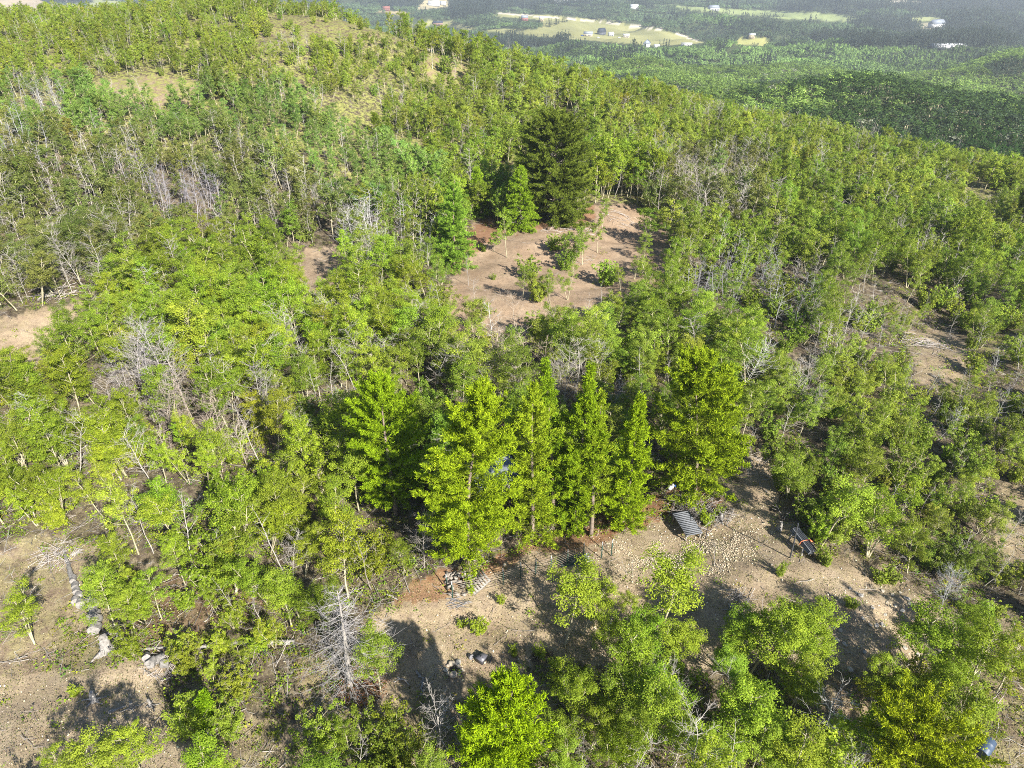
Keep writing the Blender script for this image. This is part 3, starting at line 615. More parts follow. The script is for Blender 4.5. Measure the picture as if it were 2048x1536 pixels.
def barrel(name, label, cat, mtl, loc, r, h, extra=None, tiltx=0):
    o = thing(name, label, cat, loc); o.rotation_euler = (tiltx, 0, .4); g = Geo()
    zs = [0, .03, h*.3, h*.33, h*.36, h*.66, h*.69, h*.72, h-.03, h]; rr = [r*.94, r, r, r*1.05, r, r, r*1.05, r, r, r*.94]
    tube(g, [(0, 0, z) for z in zs], rr, 14, 0, .5, True); obj('body', g.mesh('body', [mtl], True), o)
    g = Geo(); tube(g, [(0, 0, h), (0, 0, h+.03)], r*.97, 14, 0, .5, True); obj('rim', g.mesh('rim', [mtl]), o)
    return o
barrel('bucket', 'bright blue bucket under the pines right of the shed', 'bucket', M_BLUE, put(1022, 998), .17, .38)
jc = thing('fuel_can', 'small dark red can beside the blue bucket', 'can', put(1006, 1004), .5)
g = Geo(); box(g, (0, 0, .18), (.32, .18, .36), m=0, taper=.92); obj('body', g.mesh('body', [M_RED]), jc)
g = Geo(); tube(g, [(-.1, 0, .35), (-.1, 0, .43), (.08, 0, .43), (.08, 0, .35)], .015, 5); obj('handle', g.mesh('handle', [M_RED]), jc)
ck = thing('cart', 'dark metal cart with a pale rail glimpsed between two pines', 'cart', put(1298, 935), .5)
g = Geo(); box(g, (0, 0, .55), (1.1, .6, .35)); obj('body', g.mesh('body', [M_BLACK]), ck)
g = Geo(); tube(g, [(-.6, -.32, .78), (.6, -.32, .78)], .025, 5); tube(g, [(-.6, .32, .78), (.6, .32, .78)], .025, 5); obj('rail', g.mesh('rail', [M_WHITE]), ck)
for sx in (-.4, .4):
    for sy in (-.25, .25): g = Geo(); tube(g, [(sx, sy, 0), (sx, sy, .4)], .03, 5); obj('leg', g.mesh('leg', [M_BLACK]), ck)
bg_ = thing('bag', 'crumpled white bag lying under the huge wide pine', 'bag', put(1345, 976))
o = obj('sack', rock(61, 5, .5), bg_, (0, 0, .16), (0, 0, .4), (.55, .42, .50)); o.data.materials[0] = M_WHITE
o = obj('liner', rock(62, 4, .5), bg_, (.28, .16, .18), (0, 0, .4), (.30, .24, .42)); o.data.materials[0] = M_BLUE
bl = barrel('barrel', 'blue-grey drum lying at the bottom right corner', 'drum', M_TARPB, put(1958, 1515, .3), .30, .85); bl.rotation_euler = (R(82), 0, R(130))
# heap of sawn blocks and pallet
rs = random.Random(3)
heap = [(880+ (i % 6)*13+rs.uniform(-4, 4)+ (i//6)*5, 1152+(i//6)*9+rs.uniform(-3, 3)) for i in range(28)]
BM = []
for k, s in enumerate(((.42,.15,.10),(.36,.16,.13),(.50,.14,.09),(.30,.20,.12))):
    g = Geo(); box(g, (0, 0, 0), s); BM.append(g.mesh('block', [M_BLOCK]))
hl = {}
for i, (hx, hy) in enumerate(heap):
    r_ = math.hypot((hx-930)/42, (hy-1168)/22); lay = max(0, 1-r_)*.42
    q = put(min(max(hx, 896), 958), hy, .07+lay+rs.uniform(0, .05)); k = rs.randrange(4)
    q.x += (1.1)*0; o = obj('sawn_block', BM[k], None, q, (rs.uniform(-.4, .4), rs.uniform(-.4, .4), rs.uniform(-3, 3)))
    tag(o, 'pale sawn wooden block lying in the heap left of the leaning pallet', 'wooden block', 'pale sawn wooden blocks heaped beside the pallet')
q = put(957, 1172, .22); pal = thing('pallet', 'grey wooden pallet leaning on the heap of sawn blocks', 'pallet', q, R(-32)); pal.rotation_euler = (R(26), R(-6), R(-58))
g = Geo()
for k in range(7): box(g, (0, -.54+k*.18, .13), (1.15, .125, .022))
obj('deck', g.mesh('deck', [M_PALLET]), pal)
for x in (-.52, 0, .52): g = Geo(); box(g, (x, 0, .06), (.05, 1.2, .11)); obj('runner', g.mesh('runner', [M_PALLET]), pal)
pal.location.z += .08
# wire fence with steel posts
FP = [(894,1181,894,1143),(905,1196,903,1166),(1006,1170,1006,1141),(1041,1158,1041,1133),(1071,1150,1070,1123),(1101,1144,1101,1115),(1134,1131,1134,1107),(1166,1118,1166,1098),(1202,1117,1202,1091),(1222,1112,1222,1088)]
fn = thing('wire_fence', 'low wire fence on thin green steel posts in front of the pines', 'fence', put(1040, 1160))
fr = fn.location; pts = [G(a, b) for a, b, _, _ in FP]
g = Geo(); tube(g, [(0,0,-.1), (0,0,1.12)], .024, 4, 0, .5, True); box(g, (.03, 0, .5), (.03, .012, 1.1)); g2 = Geo(); tube(g2, [(0,0,1.12), (0,0,1.34)], .028, 4, 0, .5, True)
pm_, cm_ = g.mesh('post', [M_POSTG]), g2.mesh('cap', [M_WHITE])
for q in pts:
    o = obj('post', pm_, fn, q-fr); obj('cap', cm_, o)
g = Geo(); chain = pts[1:8]
for a, b in zip(chain[:-1], chain[1:]):
    for k in range(8):
        z = .10+k*.145; P = [a+(b-a)*t+Vector((0, 0, z-.03*math.sin(math.pi*t))) for t in np.linspace(0, 1, 5)]
        tube(g, [tuple(v-fr) for v in P], .012, 3)
obj('wire', g.mesh('wire', [M_WIRE]), fn)
# bundle of posts lying, heap of rods
rs = random.Random(11)
g = Geo(); tube(g, [(-.95,0,0), (.78,0,0)], .026, 4, 0, .5, True); bpm = g.mesh('rod', [M_POSTG]); g = Geo(); tube(g, [(.78,0,0), (.97,0,0)], .029, 4, 0, .5, True); bcm = g.mesh('tip', [M_WHITE])
q0 = put(1148, 1122)
for i in range(16):
    q = q0+Vector(((i % 8)*.0+rs.uniform(-.15, .15), ((i % 8)-3.5)*.085, .04+(i//8)*.05))
    t = thing('steel_post', 'green steel fence post with white tip lying in the bundle by the wire fence', 'steel post', q, R(14)+rs.uniform(-.08, .08), 'loose green steel posts in the bundle')
    obj('rod', bpm, t); obj('tip', bcm, t)
g = Geo(); tube(g, [(-.62,0,0), (.62,0,0)], .016, 4, 0, .5, True); rm = g.mesh('rod', [M_STEEL])
q0 = put(915, 1206)
for i in range(13):
    o = obj('steel_rod', rm, None, q0+Vector((rs.uniform(-.3, .3), rs.uniform(-.22, .22), .03+i*.012)), (0, rs.uniform(-.05, .05), rs.choice([.35, .6, -.3, .1])+rs.uniform(-.2, .2)), (rs.uniform(.6, 1.1), 1, 1))
    tag(o, 'thin pale steel rod in the loose heap below the sawn blocks', 'steel rod', 'thin pale steel rods heaped on the ground')
# slatted ramp table
a, b, c_, d_ = G(1372, 1076), G(1393, 1076), G(1344, 1022), G(1375, 1024)
q = put(1372, 1060); tb = thing('slatted_table', 'weathered grey slatted wooden platform on legs beside the brush pile', 'platform', q, R(14))
g = Geo()
for k in range(14): box(g, (0, -.98+k*.15, .62), (1.12, .115, .03))
obj('slats', g.mesh('slats', [M_SLAT]), tb)
g = Geo(); box(g, (-.48, 0, .56), (.06, 2.1, .09)); box(g, (.48, 0, .56), (.06, 2.1, .09)); obj('frame', g.mesh('frame', [M_GREYW]), tb)
for sx in (-.48, .48):
    for sy in (-.9, .9): g = Geo(); box(g, (sx, sy, .25), (.09, .09, .56)); obj('leg', g.mesh('leg', [M_STUMP]), tb)
HERO.append((q.x, q.y, 1.2))
# post stack on sawhorses
q = put(1600, 1098); ps = thing('sawhorse', 'grey wooden sawhorse under the strapped bundle of dark posts', 'sawhorse', q, R(12))
for sy in (-.62, .62):
    g = Geo(); box(g, (0, sy, .62), (.80, .10, .10)); obj('beam', g.mesh('beam', [M_GREYW]), ps)
    for sx in (-.34, .34): g = Geo(); box(g, (sx*1.12, sy*1.1, .29), (.09, .09, .66), (sy*.25, sx*-.5, 0)); obj('leg', g.mesh('leg', [M_STUMP if sy < 0 else M_GREYW]), ps)
rs = random.Random(8); rz = Matrix.Rotation(R(12), 4, 'Z')
g = Geo(); tube(g, [(0,-1.0,0), (0,.95,0)], .048, 6, 0, .5, True); pm2 = g.mesh('fence_post', [M_DKPIPE]); g = Geo(); tube(g, [(0,-1.0,0), (0,.95,0)], .045, 6, 0, .5, True); pm3 = g.mesh('fence_post', [M_SLAT])
for i in range(15):
    L = Vector(((i % 6-2.5)*.10+(i//6)*.04, rs.uniform(-.1, .1), .72+(i//6)*.085)); o = obj('fence_post', pm2 if i % 3 else pm3, None, q+(rz@L), (0, 0, R(12)+rs.uniform(-.02, .02)))
    tag(o, 'dark round fence post in the bundle strapped on the sawhorse', 'fence post', 'dark round posts strapped on the sawhorse')
g = Geo(); tube(g, [(-.36,-.25,.72), (-.30,-.25,.96), (0,-.25,1.0), (.30,-.25,.97), (.38,-.25,.70)], .022, 4); box(g, (.34, -.3, .90), (.16, .14, .05), (.2, .5, .3))
tag(obj('strap', g.mesh('strap', [M_ORANGE]), None, q, (0, 0, R(12))), 'bright orange strap tied round the bundle of dark posts', 'strap')
HERO.append((q.x, q.y, 1.3))
q = put(1580, 1116); o = obj('pole', None, None, q); g = Geo(); tube(g, [(0,0,0), (-.04,0,1.2), (-.10,.05,2.75)], [.05,.045,.04], 8, 0, .5, True)
o.data; bpy.data.objects.remove(o); o = obj('pole', g.mesh('pole', [M_DKPIPE], True), None, q); tag(o, 'tall thin dark pole standing left of the strapped post bundle', 'pole')
# stumps
def stump(px, py, h, r, label, seed, lean=(0,0), roots=5, mt=None, top=.55):
    rs = np.random.RandomState(seed); g = Geo(); k = 12; zs = np.array([-.1, .03, .12, .3, .6, .85, 1.0]); rr = np.array([1.35, 1.2, .95, .8, .72, top+.08, top])*r
    an = np.arange(k)*6.283/k; V = []
    for z, r0 in zip(zs, rr):
        w_ = 1+.16*np.sin(an*3+seed)+.10*rs.normal(size=k); jag = (rs.rand(k)*.28*h if z == 1.0 else 0)
        V.append(np.stack([r0*w_*np.cos(an)+lean[0]*z*h, r0*w_*np.sin(an)+lean[1]*z*h, np.full(k, z*h)+jag], 1))
    V = np.concatenate(V); n = len(zs); i = np.arange(n-1)[:, None]*k; j = np.arange(k)[None]; j2 = (j+1) % k
    g.add(V, np.stack([i+j, i+j2, i+k+j2, i+k+j], -1).reshape(-1, 4)); top_ = np.vstack([V[-k:], V[-k:].mean(0)-[0, 0, .06]])
    g.add(top_, [(q, (q+1) % k, (q+2) % k, k) for q in range(0, k, 2)])
    root = thing('tree_stump', label, 'stump', put(px, py)); obj('stub', g.mesh('stub', [mt or M_STUMP], True), root)
    for q in range(roots):
        az = q*6.283/roots+rs.rand()*.8; L = r*rs.uniform(2.0, 4.2); g = Geo()
        tube(g, bend((math.cos(az)*r*.7, math.sin(az)*r*.7, .10), (math.cos(az), math.sin(az), -.12), L, 4, rs, -.02, .16), np.linspace(r*.33, r*.08, 5), 5); obj('root', g.mesh('root', [mt or M_STUMP], True), root)
stump(188,1402,.55,.17,'dark spread-rooted stump, leftmost on the bottom left dirt',1,(.0,.1),5,M_GREYW)
stump(265,1416,.42,.12,'narrow split grey stump between the spread-rooted stump and the sapling',2,(.1,0),4)
stump(302,1412,.45,.10,'small thin stump at the edge of the bushes left of the sapling',3,(0,0),4)
stump(418,1470,.42,.15,'bleached flared stump touching the pine sapling',5,(.05,0),3)
stump(1440,1040,.50,.20,'grey forked stump at the right end of the brush pile',6,(0,.1),4,M_GREYW)
stump(1558,1058,.50,.18,'jagged grey stump left of the tall dark pole',7,(.1,.0),4)
stump(215,1302,.75,.36,'big broken grey stump with yellow rotten side at the end of the cut log',8,(-.1,.3),5)
stump(1462,1222,.35,.16,'dark tangled stump in the shade above the front aspen thicket',9,(0,0),5,M_GREYW)
for px, py, rz_, L, r0, lb in ((387,1476,-.75,.75,.11,'short bleached broken log piece lying below the pine sapling'),(236,1420,.45,.8,.07,'half-buried grey log piece between the two bottom left stumps')):
    g = Geo(); rs_ = np.random.RandomState(int(px)); tube(g, bend((-L/2,0,.06), (1,0,0), L, 5, rs_, 0, .05), np.array([1.5,1.3,.9,.75,.6,.4])*r0, 8, 0, .5, True)
    tag(obj('log_piece', g.mesh('log_piece', [M_STUMP], True), None, put(px, py), (0,0,rz_)), lb, 'log')
# cut log rounds on the left
ends = wood_mat('log_side', (.13,.125,.12), (.30,.285,.27), 7.0, dark=(.06,.055,.05))
RND = [(148,1162,.55,.17,'topmost thin dark'),(152,1175,.5,.18,'second from the top'),(155,1186,.4,.20,'third from the top'),(160,1195,.4,.21,'fourth from the top'),
       (154,1206,.42,.24,'small loose left'),(165,1212,.45,.26,'rounded pale'),(187,1201,.62,.27,'large flat-topped'),(188,1217,.55,.28,'light grey squarish'),
       (191,1235,.55,.29,'dark short'),(195,1247,.5,.31,'dark thick'),(192,1263,.55,.32,'lowest dark')]
def roundlog(L, r, mside, mend, seed):
    rs = np.random.RandomState(seed); root = Geo(); k = 14; an = np.arange(k)*6.283/k; w_ = 1+.06*rs.normal(size=k)
    V = np.concatenate([np.stack([r*w_*s*np.cos(an), r*w_*s*np.sin(an), np.full(k, z)], 1) for z, s in ((-L/2, 1.0), (-L/4, 1.03), (0, .98), (L/4, 1.02), (L/2, 1.0))])
    i = np.arange(4)[:, None]*k; j = np.arange(k)[None]; j2 = (j+1) % k; root.add(V, np.stack([i+j, i+j2, i+k+j2, i+k+j], -1).reshape(-1, 4), 0)
    for e in (0, 4): T = np.vstack([V[e*k:(e+1)*k], [0, 0, -L/2 if e == 0 else L/2]]); root.add(T, [(q, (q+1) % k, (q+2) % k, k) for q in range(0, k, 2)], 1)
    return root.mesh('log_round', [mside, mend])
for i, (px, py, L, r0, wd) in enumerate(RND):
    o = obj('log_round', roundlog(L*.8, r0, ends, M_STUMP, i), None, put(px, py, r0*.9), (R(84), 0, R(22 if i < 6 else 8)+.1*math.sin(i*7)))
    tag(o, wd+' round in the row of cut log rounds on the left', 'log round', 'log rounds cut from the fallen trunk')
for i, (px, py, r0, lb) in enumerate(((295,1318,.20,'leftmost grey log round in the heap under the long pale log'),(306,1330,.25,'pale tilted log round in the middle of the heap under the long pale log'),(322,1322,.22,'short log round behind the tilted one in the heap'),(333,1332,.22,'dark-topped rightmost log round in the heap under the long pale log'))):
    tag(obj('log_round', roundlog(.42, r0, ends, M_STUMP, 40+i), None, put(px, py, r0*.9), (R(60+i*9), .2*i, R(30-40*i))), lb, 'log round')
# trunk top with its smashed branches
def limb_pile(name, label, cat, px, py, n, rad, L, r0, m, seed, tint=(.8,.78,.76), main=None, flat=.25):
    rs = np.random.RandomState(seed); g = Geo(); c = put(px, py)
    for k in range(n):
        a = rs.rand()*6.28; q = rad*rs.rand()**.6; p0 = np.array([q*math.cos(a), q*math.sin(a)*.7, rs.uniform(.02, flat)]); az = rs.rand()*6.28; l = L*rs.uniform(.4, 1.2)
        P = bend(p0-np.array([math.cos(az), math.sin(az), 0])*l/2, (math.cos(az), math.sin(az), rs.uniform(-.1, .22)), l, 4, rs, 0, .12); P[:, 2] = np.maximum(P[:, 2], .01)
        P[:, 2] += H(P[:, 0]+c.x, P[:, 1]+c.y)-c.z
        tube(g, P, np.linspace(r0, r0*.4, 5)*rs.uniform(.6, 1.3), 4)
    o = obj(name, g.mesh(name, [m]), None, c); o['tint'] = list(tint); return tag(o, label, cat)
tag(limb_pile('brush_pile', 'tangled grey brush pile of cut branches behind the slatted platform', None, 1402, 1036, 230, 1.9, 1.5, .020, M_DEAD, 1, (.55,.52,.50), flat=.55), kind='stuff')
tag(limb_pile('dark_brush', 'dark heap of thicker cut branches under the huge pine', None, 1362, 1006, 80, .9, 1.3, .035, M_DEAD, 2, (.33,.29,.27), flat=.5), kind='stuff')
def log_obj(name, label, pa, pb, r0, r1, m, seed, za=0, zb=0, k=8, wob=.02):
    a, b = G(*pa), G(*pb); rs = np.random.RandomState(seed); n = 12; P = np.array([tuple(a+(b-a)*t) for t in np.linspace(0, 1, n)])
    P[:, :2] += rs.normal(size=(n, 2))*wob; P[:, 2] = H(P[:, 0], P[:, 1])+np.linspace(r0, r1, n)+np.linspace(za, zb, n)
    P -= np.array(a); g = Geo(); tube(g, P, np.linspace(r0, r1, n), k, 0, .5, True)
    o = obj(name, g.mesh(name, [m], True), None, a); o['tint'] = [.8,.77,.74]; return tag(o, label, 'log')
log_obj('fallen_log', 'long straight pale fallen log crossing the low bushes on the left', (588,1288), (282,1300), .15, .06, M_STUMP, 1)
log_obj('fallen_log', 'dark top length of the fallen trunk among smashed branches', (147,1160), (128,1100), .16, .07, ends, 2)
log_obj('fallen_branch', 'thin curved pale branch lying at the edge of the front clearing', (742,1282), (790,1262), .03, .015, M_DEAD, 5, .1, .3)
log_obj('fallen_branch', 'white bent branch lying under the aspens left of the sawn blocks', (775,1190), (795,1200), .06, .03, M_DEAD, 6)
for i, (pa, pb, lb) in enumerate((((845,1358),(842,1392),'thick twisted grey branch, middle of the driftwood heap by the fire ring'),((795,1355),(820,1368),'short pale forked branch left of the driftwood heap by the fire ring'),((853,1360),(884,1332),'thin straight stick pointing from the driftwood heap to the fire ring'),((833,1344),(842,1358),'stubby grey branch on top of the driftwood heap'),((786,1363),(812,1362),'lowest pale branch left of the driftwood heap'))):
    log_obj('fallen_branch', lb, pa, pb, [.085,.05,.015,.07,.03][i], [.03,.03,.012,.05,.02][i], M_GREYW if i in (0, 3) else M_DEAD, 20+i, 0, .05, 6, .05)
for i, (px, py, n, rad, L, lb) in enumerate(((118,1112,90,1.4,1.3,'fan of pale smashed branches around the top of the fallen trunk'),(328,1340,45,.9,1.0,'grey sticks heaped around the log rounds under the long pale log'),(110,590,50,2.0,2.0,'tangled grey crown of a toppled tree at the left dirt patch'),
     (1120,462,14,2.2,1.6,'scattered bleached branches in the middle clearing left of centre'),(1165,462,14,1.6,2.0,'bleached fallen branches below the big dark evergreen'),(1240,440,30,3.0,1.8,'bleached branches at the top right of the middle clearing'),(1170,520,22,2.2,1.2,'grey twigs between the bushes of the middle clearing'),
     (1500,940,40,2.0,1.8,'pale sticks on the bare strip right of the huge pine'),(1850,690,60,2.2,2.2,'heap of weathered branches left of the right-hand dirt patch'),(1480,1195,30,.8,1.2,'dark broken branches above the front aspen thicket'),(225,1270,30,.7,.8,'brown twigs around the big broken stump'),
     (1690,660,30,1.8,2.0,'pale dead branches at the left end of the right-hand gap'),(130,160,14,2.5,2.0,'bleached sticks on the upper left slope'))):
    tag(limb_pile('dead_branches', lb, None, px, py, n, rad, L, .016+(.012 if i in (2,3,4,5,8) else 0), M_DEAD, 30+i, (.85,.80,.76)), kind='stuff')
# fire ring
RM = [rock(s, 5) for s in range(70, 76)]
FR = [(905,1328,.34,'pale top left'),(915,1328,.38,'large grey top'),(918,1335,.26,'upright right-hand'),(924,1343,.34,'brown right-hand'),(918,1350,.22,'small lower right'),(907,1352,.44,'longest, bottom'),(896,1348,.24,'small grey lower left'),(892,1342,.28,'brown leftmost'),(897,1332,.22,'small reddish upper left')]
fc_ = put(907, 1341)
for i, (px, py, s, wd) in enumerate(FR):
    o = obj('stone', RM[i % 6], None, put(px, py, s*.22), (0, 0, i*1.3), (s, s, s*1.0)); o['tint'] = [(.38,.33,.26),(.36,.34,.30),(.34,.29,.24)][i % 3]
    tag(o, wd+' stone of the fire ring', 'stone', 'stones of the fire ring')
g = Geo(); rs_ = np.random.RandomState(4); a_ = np.arange(16)*6.283/16; V = np.vstack([np.stack([.30*np.cos(a_), .30*np.sin(a_), np.full(16, .02)], 1), [[0, 0, .07]]]); g.add(V, [(q, (q+1) % 16, (q+2) % 16, 16) for q in range(0, 16, 2)])
tag(obj('ash', g.mesh('ash', [plain('ash', (.05,.045,.04), .95, .1)]), None, fc_), 'dark ash bed inside the ring of stones', None, None, 'stuff')
# square black stove
q = put(963, 1321); st = thing('stove', 'flat black square metal fire box with a lid knob near the fire ring', 'fire box', q, R(-33)); st.scale = (.68, .68, .75)
g = Geo(); box(g, (0, 0, .20), (.62, .62, .40), taper=1.04); obj('body', g.mesh('body', [M_BLACK]), st)
g = Geo(); box(g, (0, 0, .43), (.72, .72, .045)); obj('lid', g.mesh('lid', [plain('lid_steel', (.10,.10,.12), .45, .5, 0, .2, 3)]), st)
g = Geo(); tube(g, [(0, 0, .45), (0, 0, .50), (0, 0, .53)], [.06, .085, .05], 10, 0, .5, True); box(g, (.17, -.02, .462), (.16, .03, .02)); obj('knob', g.mesh('knob', [M_BLACK]), st)
q = put(941, 1314, .09); o = obj('pot', None, None, q); bpy.data.objects.remove(o)
pt = thing('cooking_pot', 'small grey dented pot on its side left of the black fire box', 'pot', put(941, 1315, .10)); pt.rotation_euler = (R(70), 0, R(40))
g = Geo(); tube(g, [(0,0,-.10), (0,0,-.06), (0,0,.10), (0,0,.12)], [.11, .13, .135, .145], 12, 0, .5, True); obj('body', g.mesh('body', [M_STEEL], True), pt)
g = Geo(); tube(g, [(.13,0,.06), (.21,0,.07), (.21,.0,.0), (.13,0,-.02)], .012, 5); obj('handle', g.mesh('handle', [M_STEEL]), pt)
log_obj('stake', 'short dark stake stuck in the ground right of the fire box', (981,1327), (983,1318), .03, .03, M_BLACK, 9, 0, .25)
for (px, py, h, lx, mt, lb) in ((1411,1078,.95,-.02,M_BLACK,'thin dark stake standing right of the slatted platform'),(1459,1040,1.0,.12,M_STUMP,'thin pale leaning stick beside the forked stump')):
    g = Geo(); tube(g, [(0,0,-.05), (lx,0,h)], [.03,.025], 6, 0, .5, True); tag(obj('stake', g.mesh('stake', [mt]), None, put(px, py)), lb, 'stake')
# stones at the edge of the dirt
NTH = ['first','second','third','fourth','fifth','sixth','seventh','eighth','ninth','tenth','eleventh','twelfth','thirteenth','fourteenth','fifteenth','sixteenth','seventeenth','eighteenth','nineteenth','twentieth']+['twenty-'+t for t in ('first','second','third','fourth','fifth','sixth','seventh','eighth','ninth')]+['thirtieth','thirty-first','thirty-second']
rs = random.Random(21); BIG = [(1700,1178),(1713,1186),(1722,1192),(1765,1182),(1785,1190),(1800,1186),(1812,1198),(1822,1210),(1790,1212),(1805,1222),(1775,1205),(1745,1216),(1668,1256),(1680,1262),(1740,1250),(1752,1252),(1765,1250),(1672,1282),(1690,1290),(1728,1305),(1810,1297),(1835,1310),(1878,1302),(1885,1298),(1830,1288),(1810,1272),(1826,1240),(1770,1230),(1870,1315),(1700,1340),(1726,1238)]
for i, (px, py) in enumerate(BIG):
    s = rs.uniform(.16, .34); o = obj('stone', RM[i % 6], None, put(px, py, s*.12), (0, 0, rs.uniform(0, 6)), (s*1.2, s, s*.8)); o['tint'] = rs.choice([(.40,.36,.30),(.43,.41,.37),(.33,.31,.29)])
    tag(o, 'pale stone on the lower right dirt strip, %s counted from the left' % NTH[sorted(BIG).index((px, py))], 'stone', 'pale stones strewn along the right end of the dirt strip')
# landmarks for the tree labels
LAND = [('dead silver spruce',700,1300),('stone fire ring',908,1340),('black fire box',962,1315),('bottom green pine',1000,1480),('yellowing corner pine',1830,1500),('pine sapling',411,1430),
 ('big broken stump',215,1290),('row of log rounds',175,1205),('long pale log',430,1292),('heap of sawn blocks',930,1168),('grey shed roof',955,915),('huge wide pine',1400,880),('slatted platform',1370,1050),
 ('strapped post bundle',1600,1090),('tall round-topped pine',1166,850),('post-fence corner',905,1180),('big dark evergreen',1108,350),('pale soft evergreen',910,460),('middle clearing',1100,540),('left dirt patch',60,690),
 ('toppled grey tree',110,590),('right-hand dirt patch',1870,700),('small evergreen pair',764,255),('upper left clearing',290,172),('lone crest evergreen',955,100),('front dirt strip',1740,1260),('bare strip beside huge pine',1520,930),
 ('left edge grass patch',60,1200),('small orange gap',640,525),('right edge grassy gap',1970,400),('blue-grey drum',1958,1512),('bottom left dirt',130,1430)]
ORD = ['nearest','second nearest','third nearest','fourth nearest','fifth nearest','sixth nearest','seventh nearest','eighth nearest','ninth nearest','tenth nearest','eleventh nearest','twelfth nearest']+['%dth nearest' % k for k in range(13, 60)]
SECT = ['to the right of','above and right of','above','above and left of','left of','below and left of','below','below and right of']
RANK = {}
def place_label(px, py):
    ds = [(math.hypot(px-x, (py-y)), nm, x, y) for nm, x, y in LAND]; d, nm, x, y = min(ds)
    s = int(round(math.atan2(-(py-y), px-x)/(math.pi/4))) % 8; return nm, s, d
# ------------------------------------------------------------------ the forest
print('templates')
AS = []
for s, kw in enumerate((dict(), dict(nb=17, spread=.31), dict(nb=26, spread=.38, base=.3), dict(nb=16, base=.48, spread=.36), dict(trunks=2, nb=26), dict(nb=22, base=.26, spread=.40), dict(trunks=3, nb=30, spread=.30))):
    gw, gl = make_aspen(200+s, **kw); AS.append((gw.mesh('trunk', [M_BARK]), gl.mesh('crown', [M_LEAF])))
BA = []
for s, kw in enumerate((dict(), dict(nb=16, spread=.20, base=.4), dict(nb=30, spread=.34, base=.12), dict(nb=22, up=.02, spread=.28, base=.15), dict(nb=12, spread=.30, tw=6, base=.5), dict(nb=9, spread=.16, tw=2, base=.45), dict(nb=26, spread=.26, rad=.035))):
    gt, gb = make_bare(300+s, **kw); BA.append((gt.mesh('trunk', [M_DEAD]), gb.mesh('branches', [M_DEAD])))
SHR = []
for s, kw in enumerate((dict(), dict(ns=12, w=.8), dict(ns=7, Ht=3.0, w=.35), dict(bare=.35, ns=11))):
    gw, gl = make_shrub(400+s, **kw); SHR.append((gw.mesh('stems', [M_BARK]), gl.mesh('foliage', [M_LEAF])))
def joined(ga, gb, ma, mb, name):
    g = Geo(); g.V = ga.V+[v for v in gb.V]; g.Q = list(ga.Q)+[q+ga.n for q in gb.Q]; g.M = [m*0 for m in ga.M]+[m*0+1 for m in gb.M]; g.A = ga.A+gb.A; return g.mesh(name, [ma, mb])
ASM = [joined(*make_aspen(500+s, leaf=.125, per=44, tri=1, nb=18, spread=.29+.04*(s % 3), base=.24+.06*(s % 3)), M_BARK, M_LEAF, 'aspen') for s in range(5)]
ASN = [joined(*make_aspen(520+s, leaf=.088, per=56, nb=20, spread=.31+.04*(s % 3), trunks=1+s % 2), M_BARK, M_LEAF, 'aspen') for s in range(4)]
BAM = [joined(*make_bare(540+s, tw=3, sub=1, nb=16, spread=.18+.04*s, rad=.05), M_DEAD, M_DEAD, 'bare_tree') for s in range(4)]
SHM = [joined(*make_shrub(560+s, leaf=.15, per=15), M_BARK, M_LEAF, 'shrub') for s in range(3)]
def far_tree(seed, n=120, leaf=.42):
    rs = np.random.RandomState(seed); g = Geo(); tube(g, [(0,0,0), (0,0,3)], [.10,.06], 3, 0)
    cs = np.array([(rs.normal()*.55, rs.normal()*.55, rs.uniform(2.2, 5.0)) for _ in range(7)]); v = rs.normal(size=(n, 3)); v /= np.linalg.norm(v, axis=1)[:, None]; v[:, 2] = np.abs(v[:, 2])*.8
    C = cs[rs.randint(0, 7, n)]+v*.75; leaves(g, C, v+rs.normal(size=(n, 3))*.3+[.1,-.2,.4], leaf*rs.uniform(.7, 1.2, n), rs, 1); return g.mesh('far_tree', [M_BARK, M_LEAF])
FT = [far_tree(600+s) for s in range(4)]
def clump(seed, R_=9, nt=16, per=24, ht=6, conif=False):
    rs = np.random.RandomState(seed); g = Geo()
    for k in range(nt):
        a = rs.rand()*6.28; r = R_*math.sqrt(rs.rand()); c = np.array([r*math.cos(a), r*math.sin(a), 0]); h = ht*rs.uniform(.65, 1.2); w_ = rs.uniform(1.3, 2.3)
        v = rs.normal(size=(per, 3)); v /= np.linalg.norm(v, axis=1)[:, None]; v[:, 2] = np.abs(v[:, 2])
        if conif: t = rs.rand(per); C = c+np.stack([v[:, 0]*w_*(1-t)*.9, v[:, 1]*w_*(1-t)*.9, t*h*1.4], 1)
        else: C = c+v*np.array([w_, w_, h*.5])+np.array([0, 0, h*.45])
        leaves(g, C, v+rs.normal(size=(per, 3))*.3+[0, 0, .25], rs.uniform(1.0, 1.7, per), rs, 0, np.clip(rs.rand()*.5+rs.rand(per)*.5, 0, 1))
    return g.mesh('clump', [M_LEAF])
CL = [clump(640+s) for s in range(5)]; CC = [clump(660+s, 8, 14, 26, 8, True) for s in range(3)]
print('scatter')
def grid(y0, y1, sp, seed, am=.80):
    rs = np.random.RandomState(seed); ys = np.arange(y0, y1, sp); P = []
    for y in ys:
        hw = am*(y+6)+4; xs = np.arange(-hw, hw, sp); P.append(np.stack([xs, np.full(len(xs), y)], 1))
    P = np.concatenate(P); P += (rs.rand(*P.shape)-.5)*sp*1.05; return P, rs
P, rs = grid(11, 245, 1.5, 1); X, Y = P.T; Z = H(X, Y); px, py = project(X, Y, Z); n = len(X)
dens = np.full(n, .85); bare = np.full(n, .14); shr = np.full(n, .10); hh = np.full(n, 4.8); tint = np.where((py > 1000)[:, None], np.array(YG2)[None], np.array(GR)[None]); done = np.zeros(n, bool)
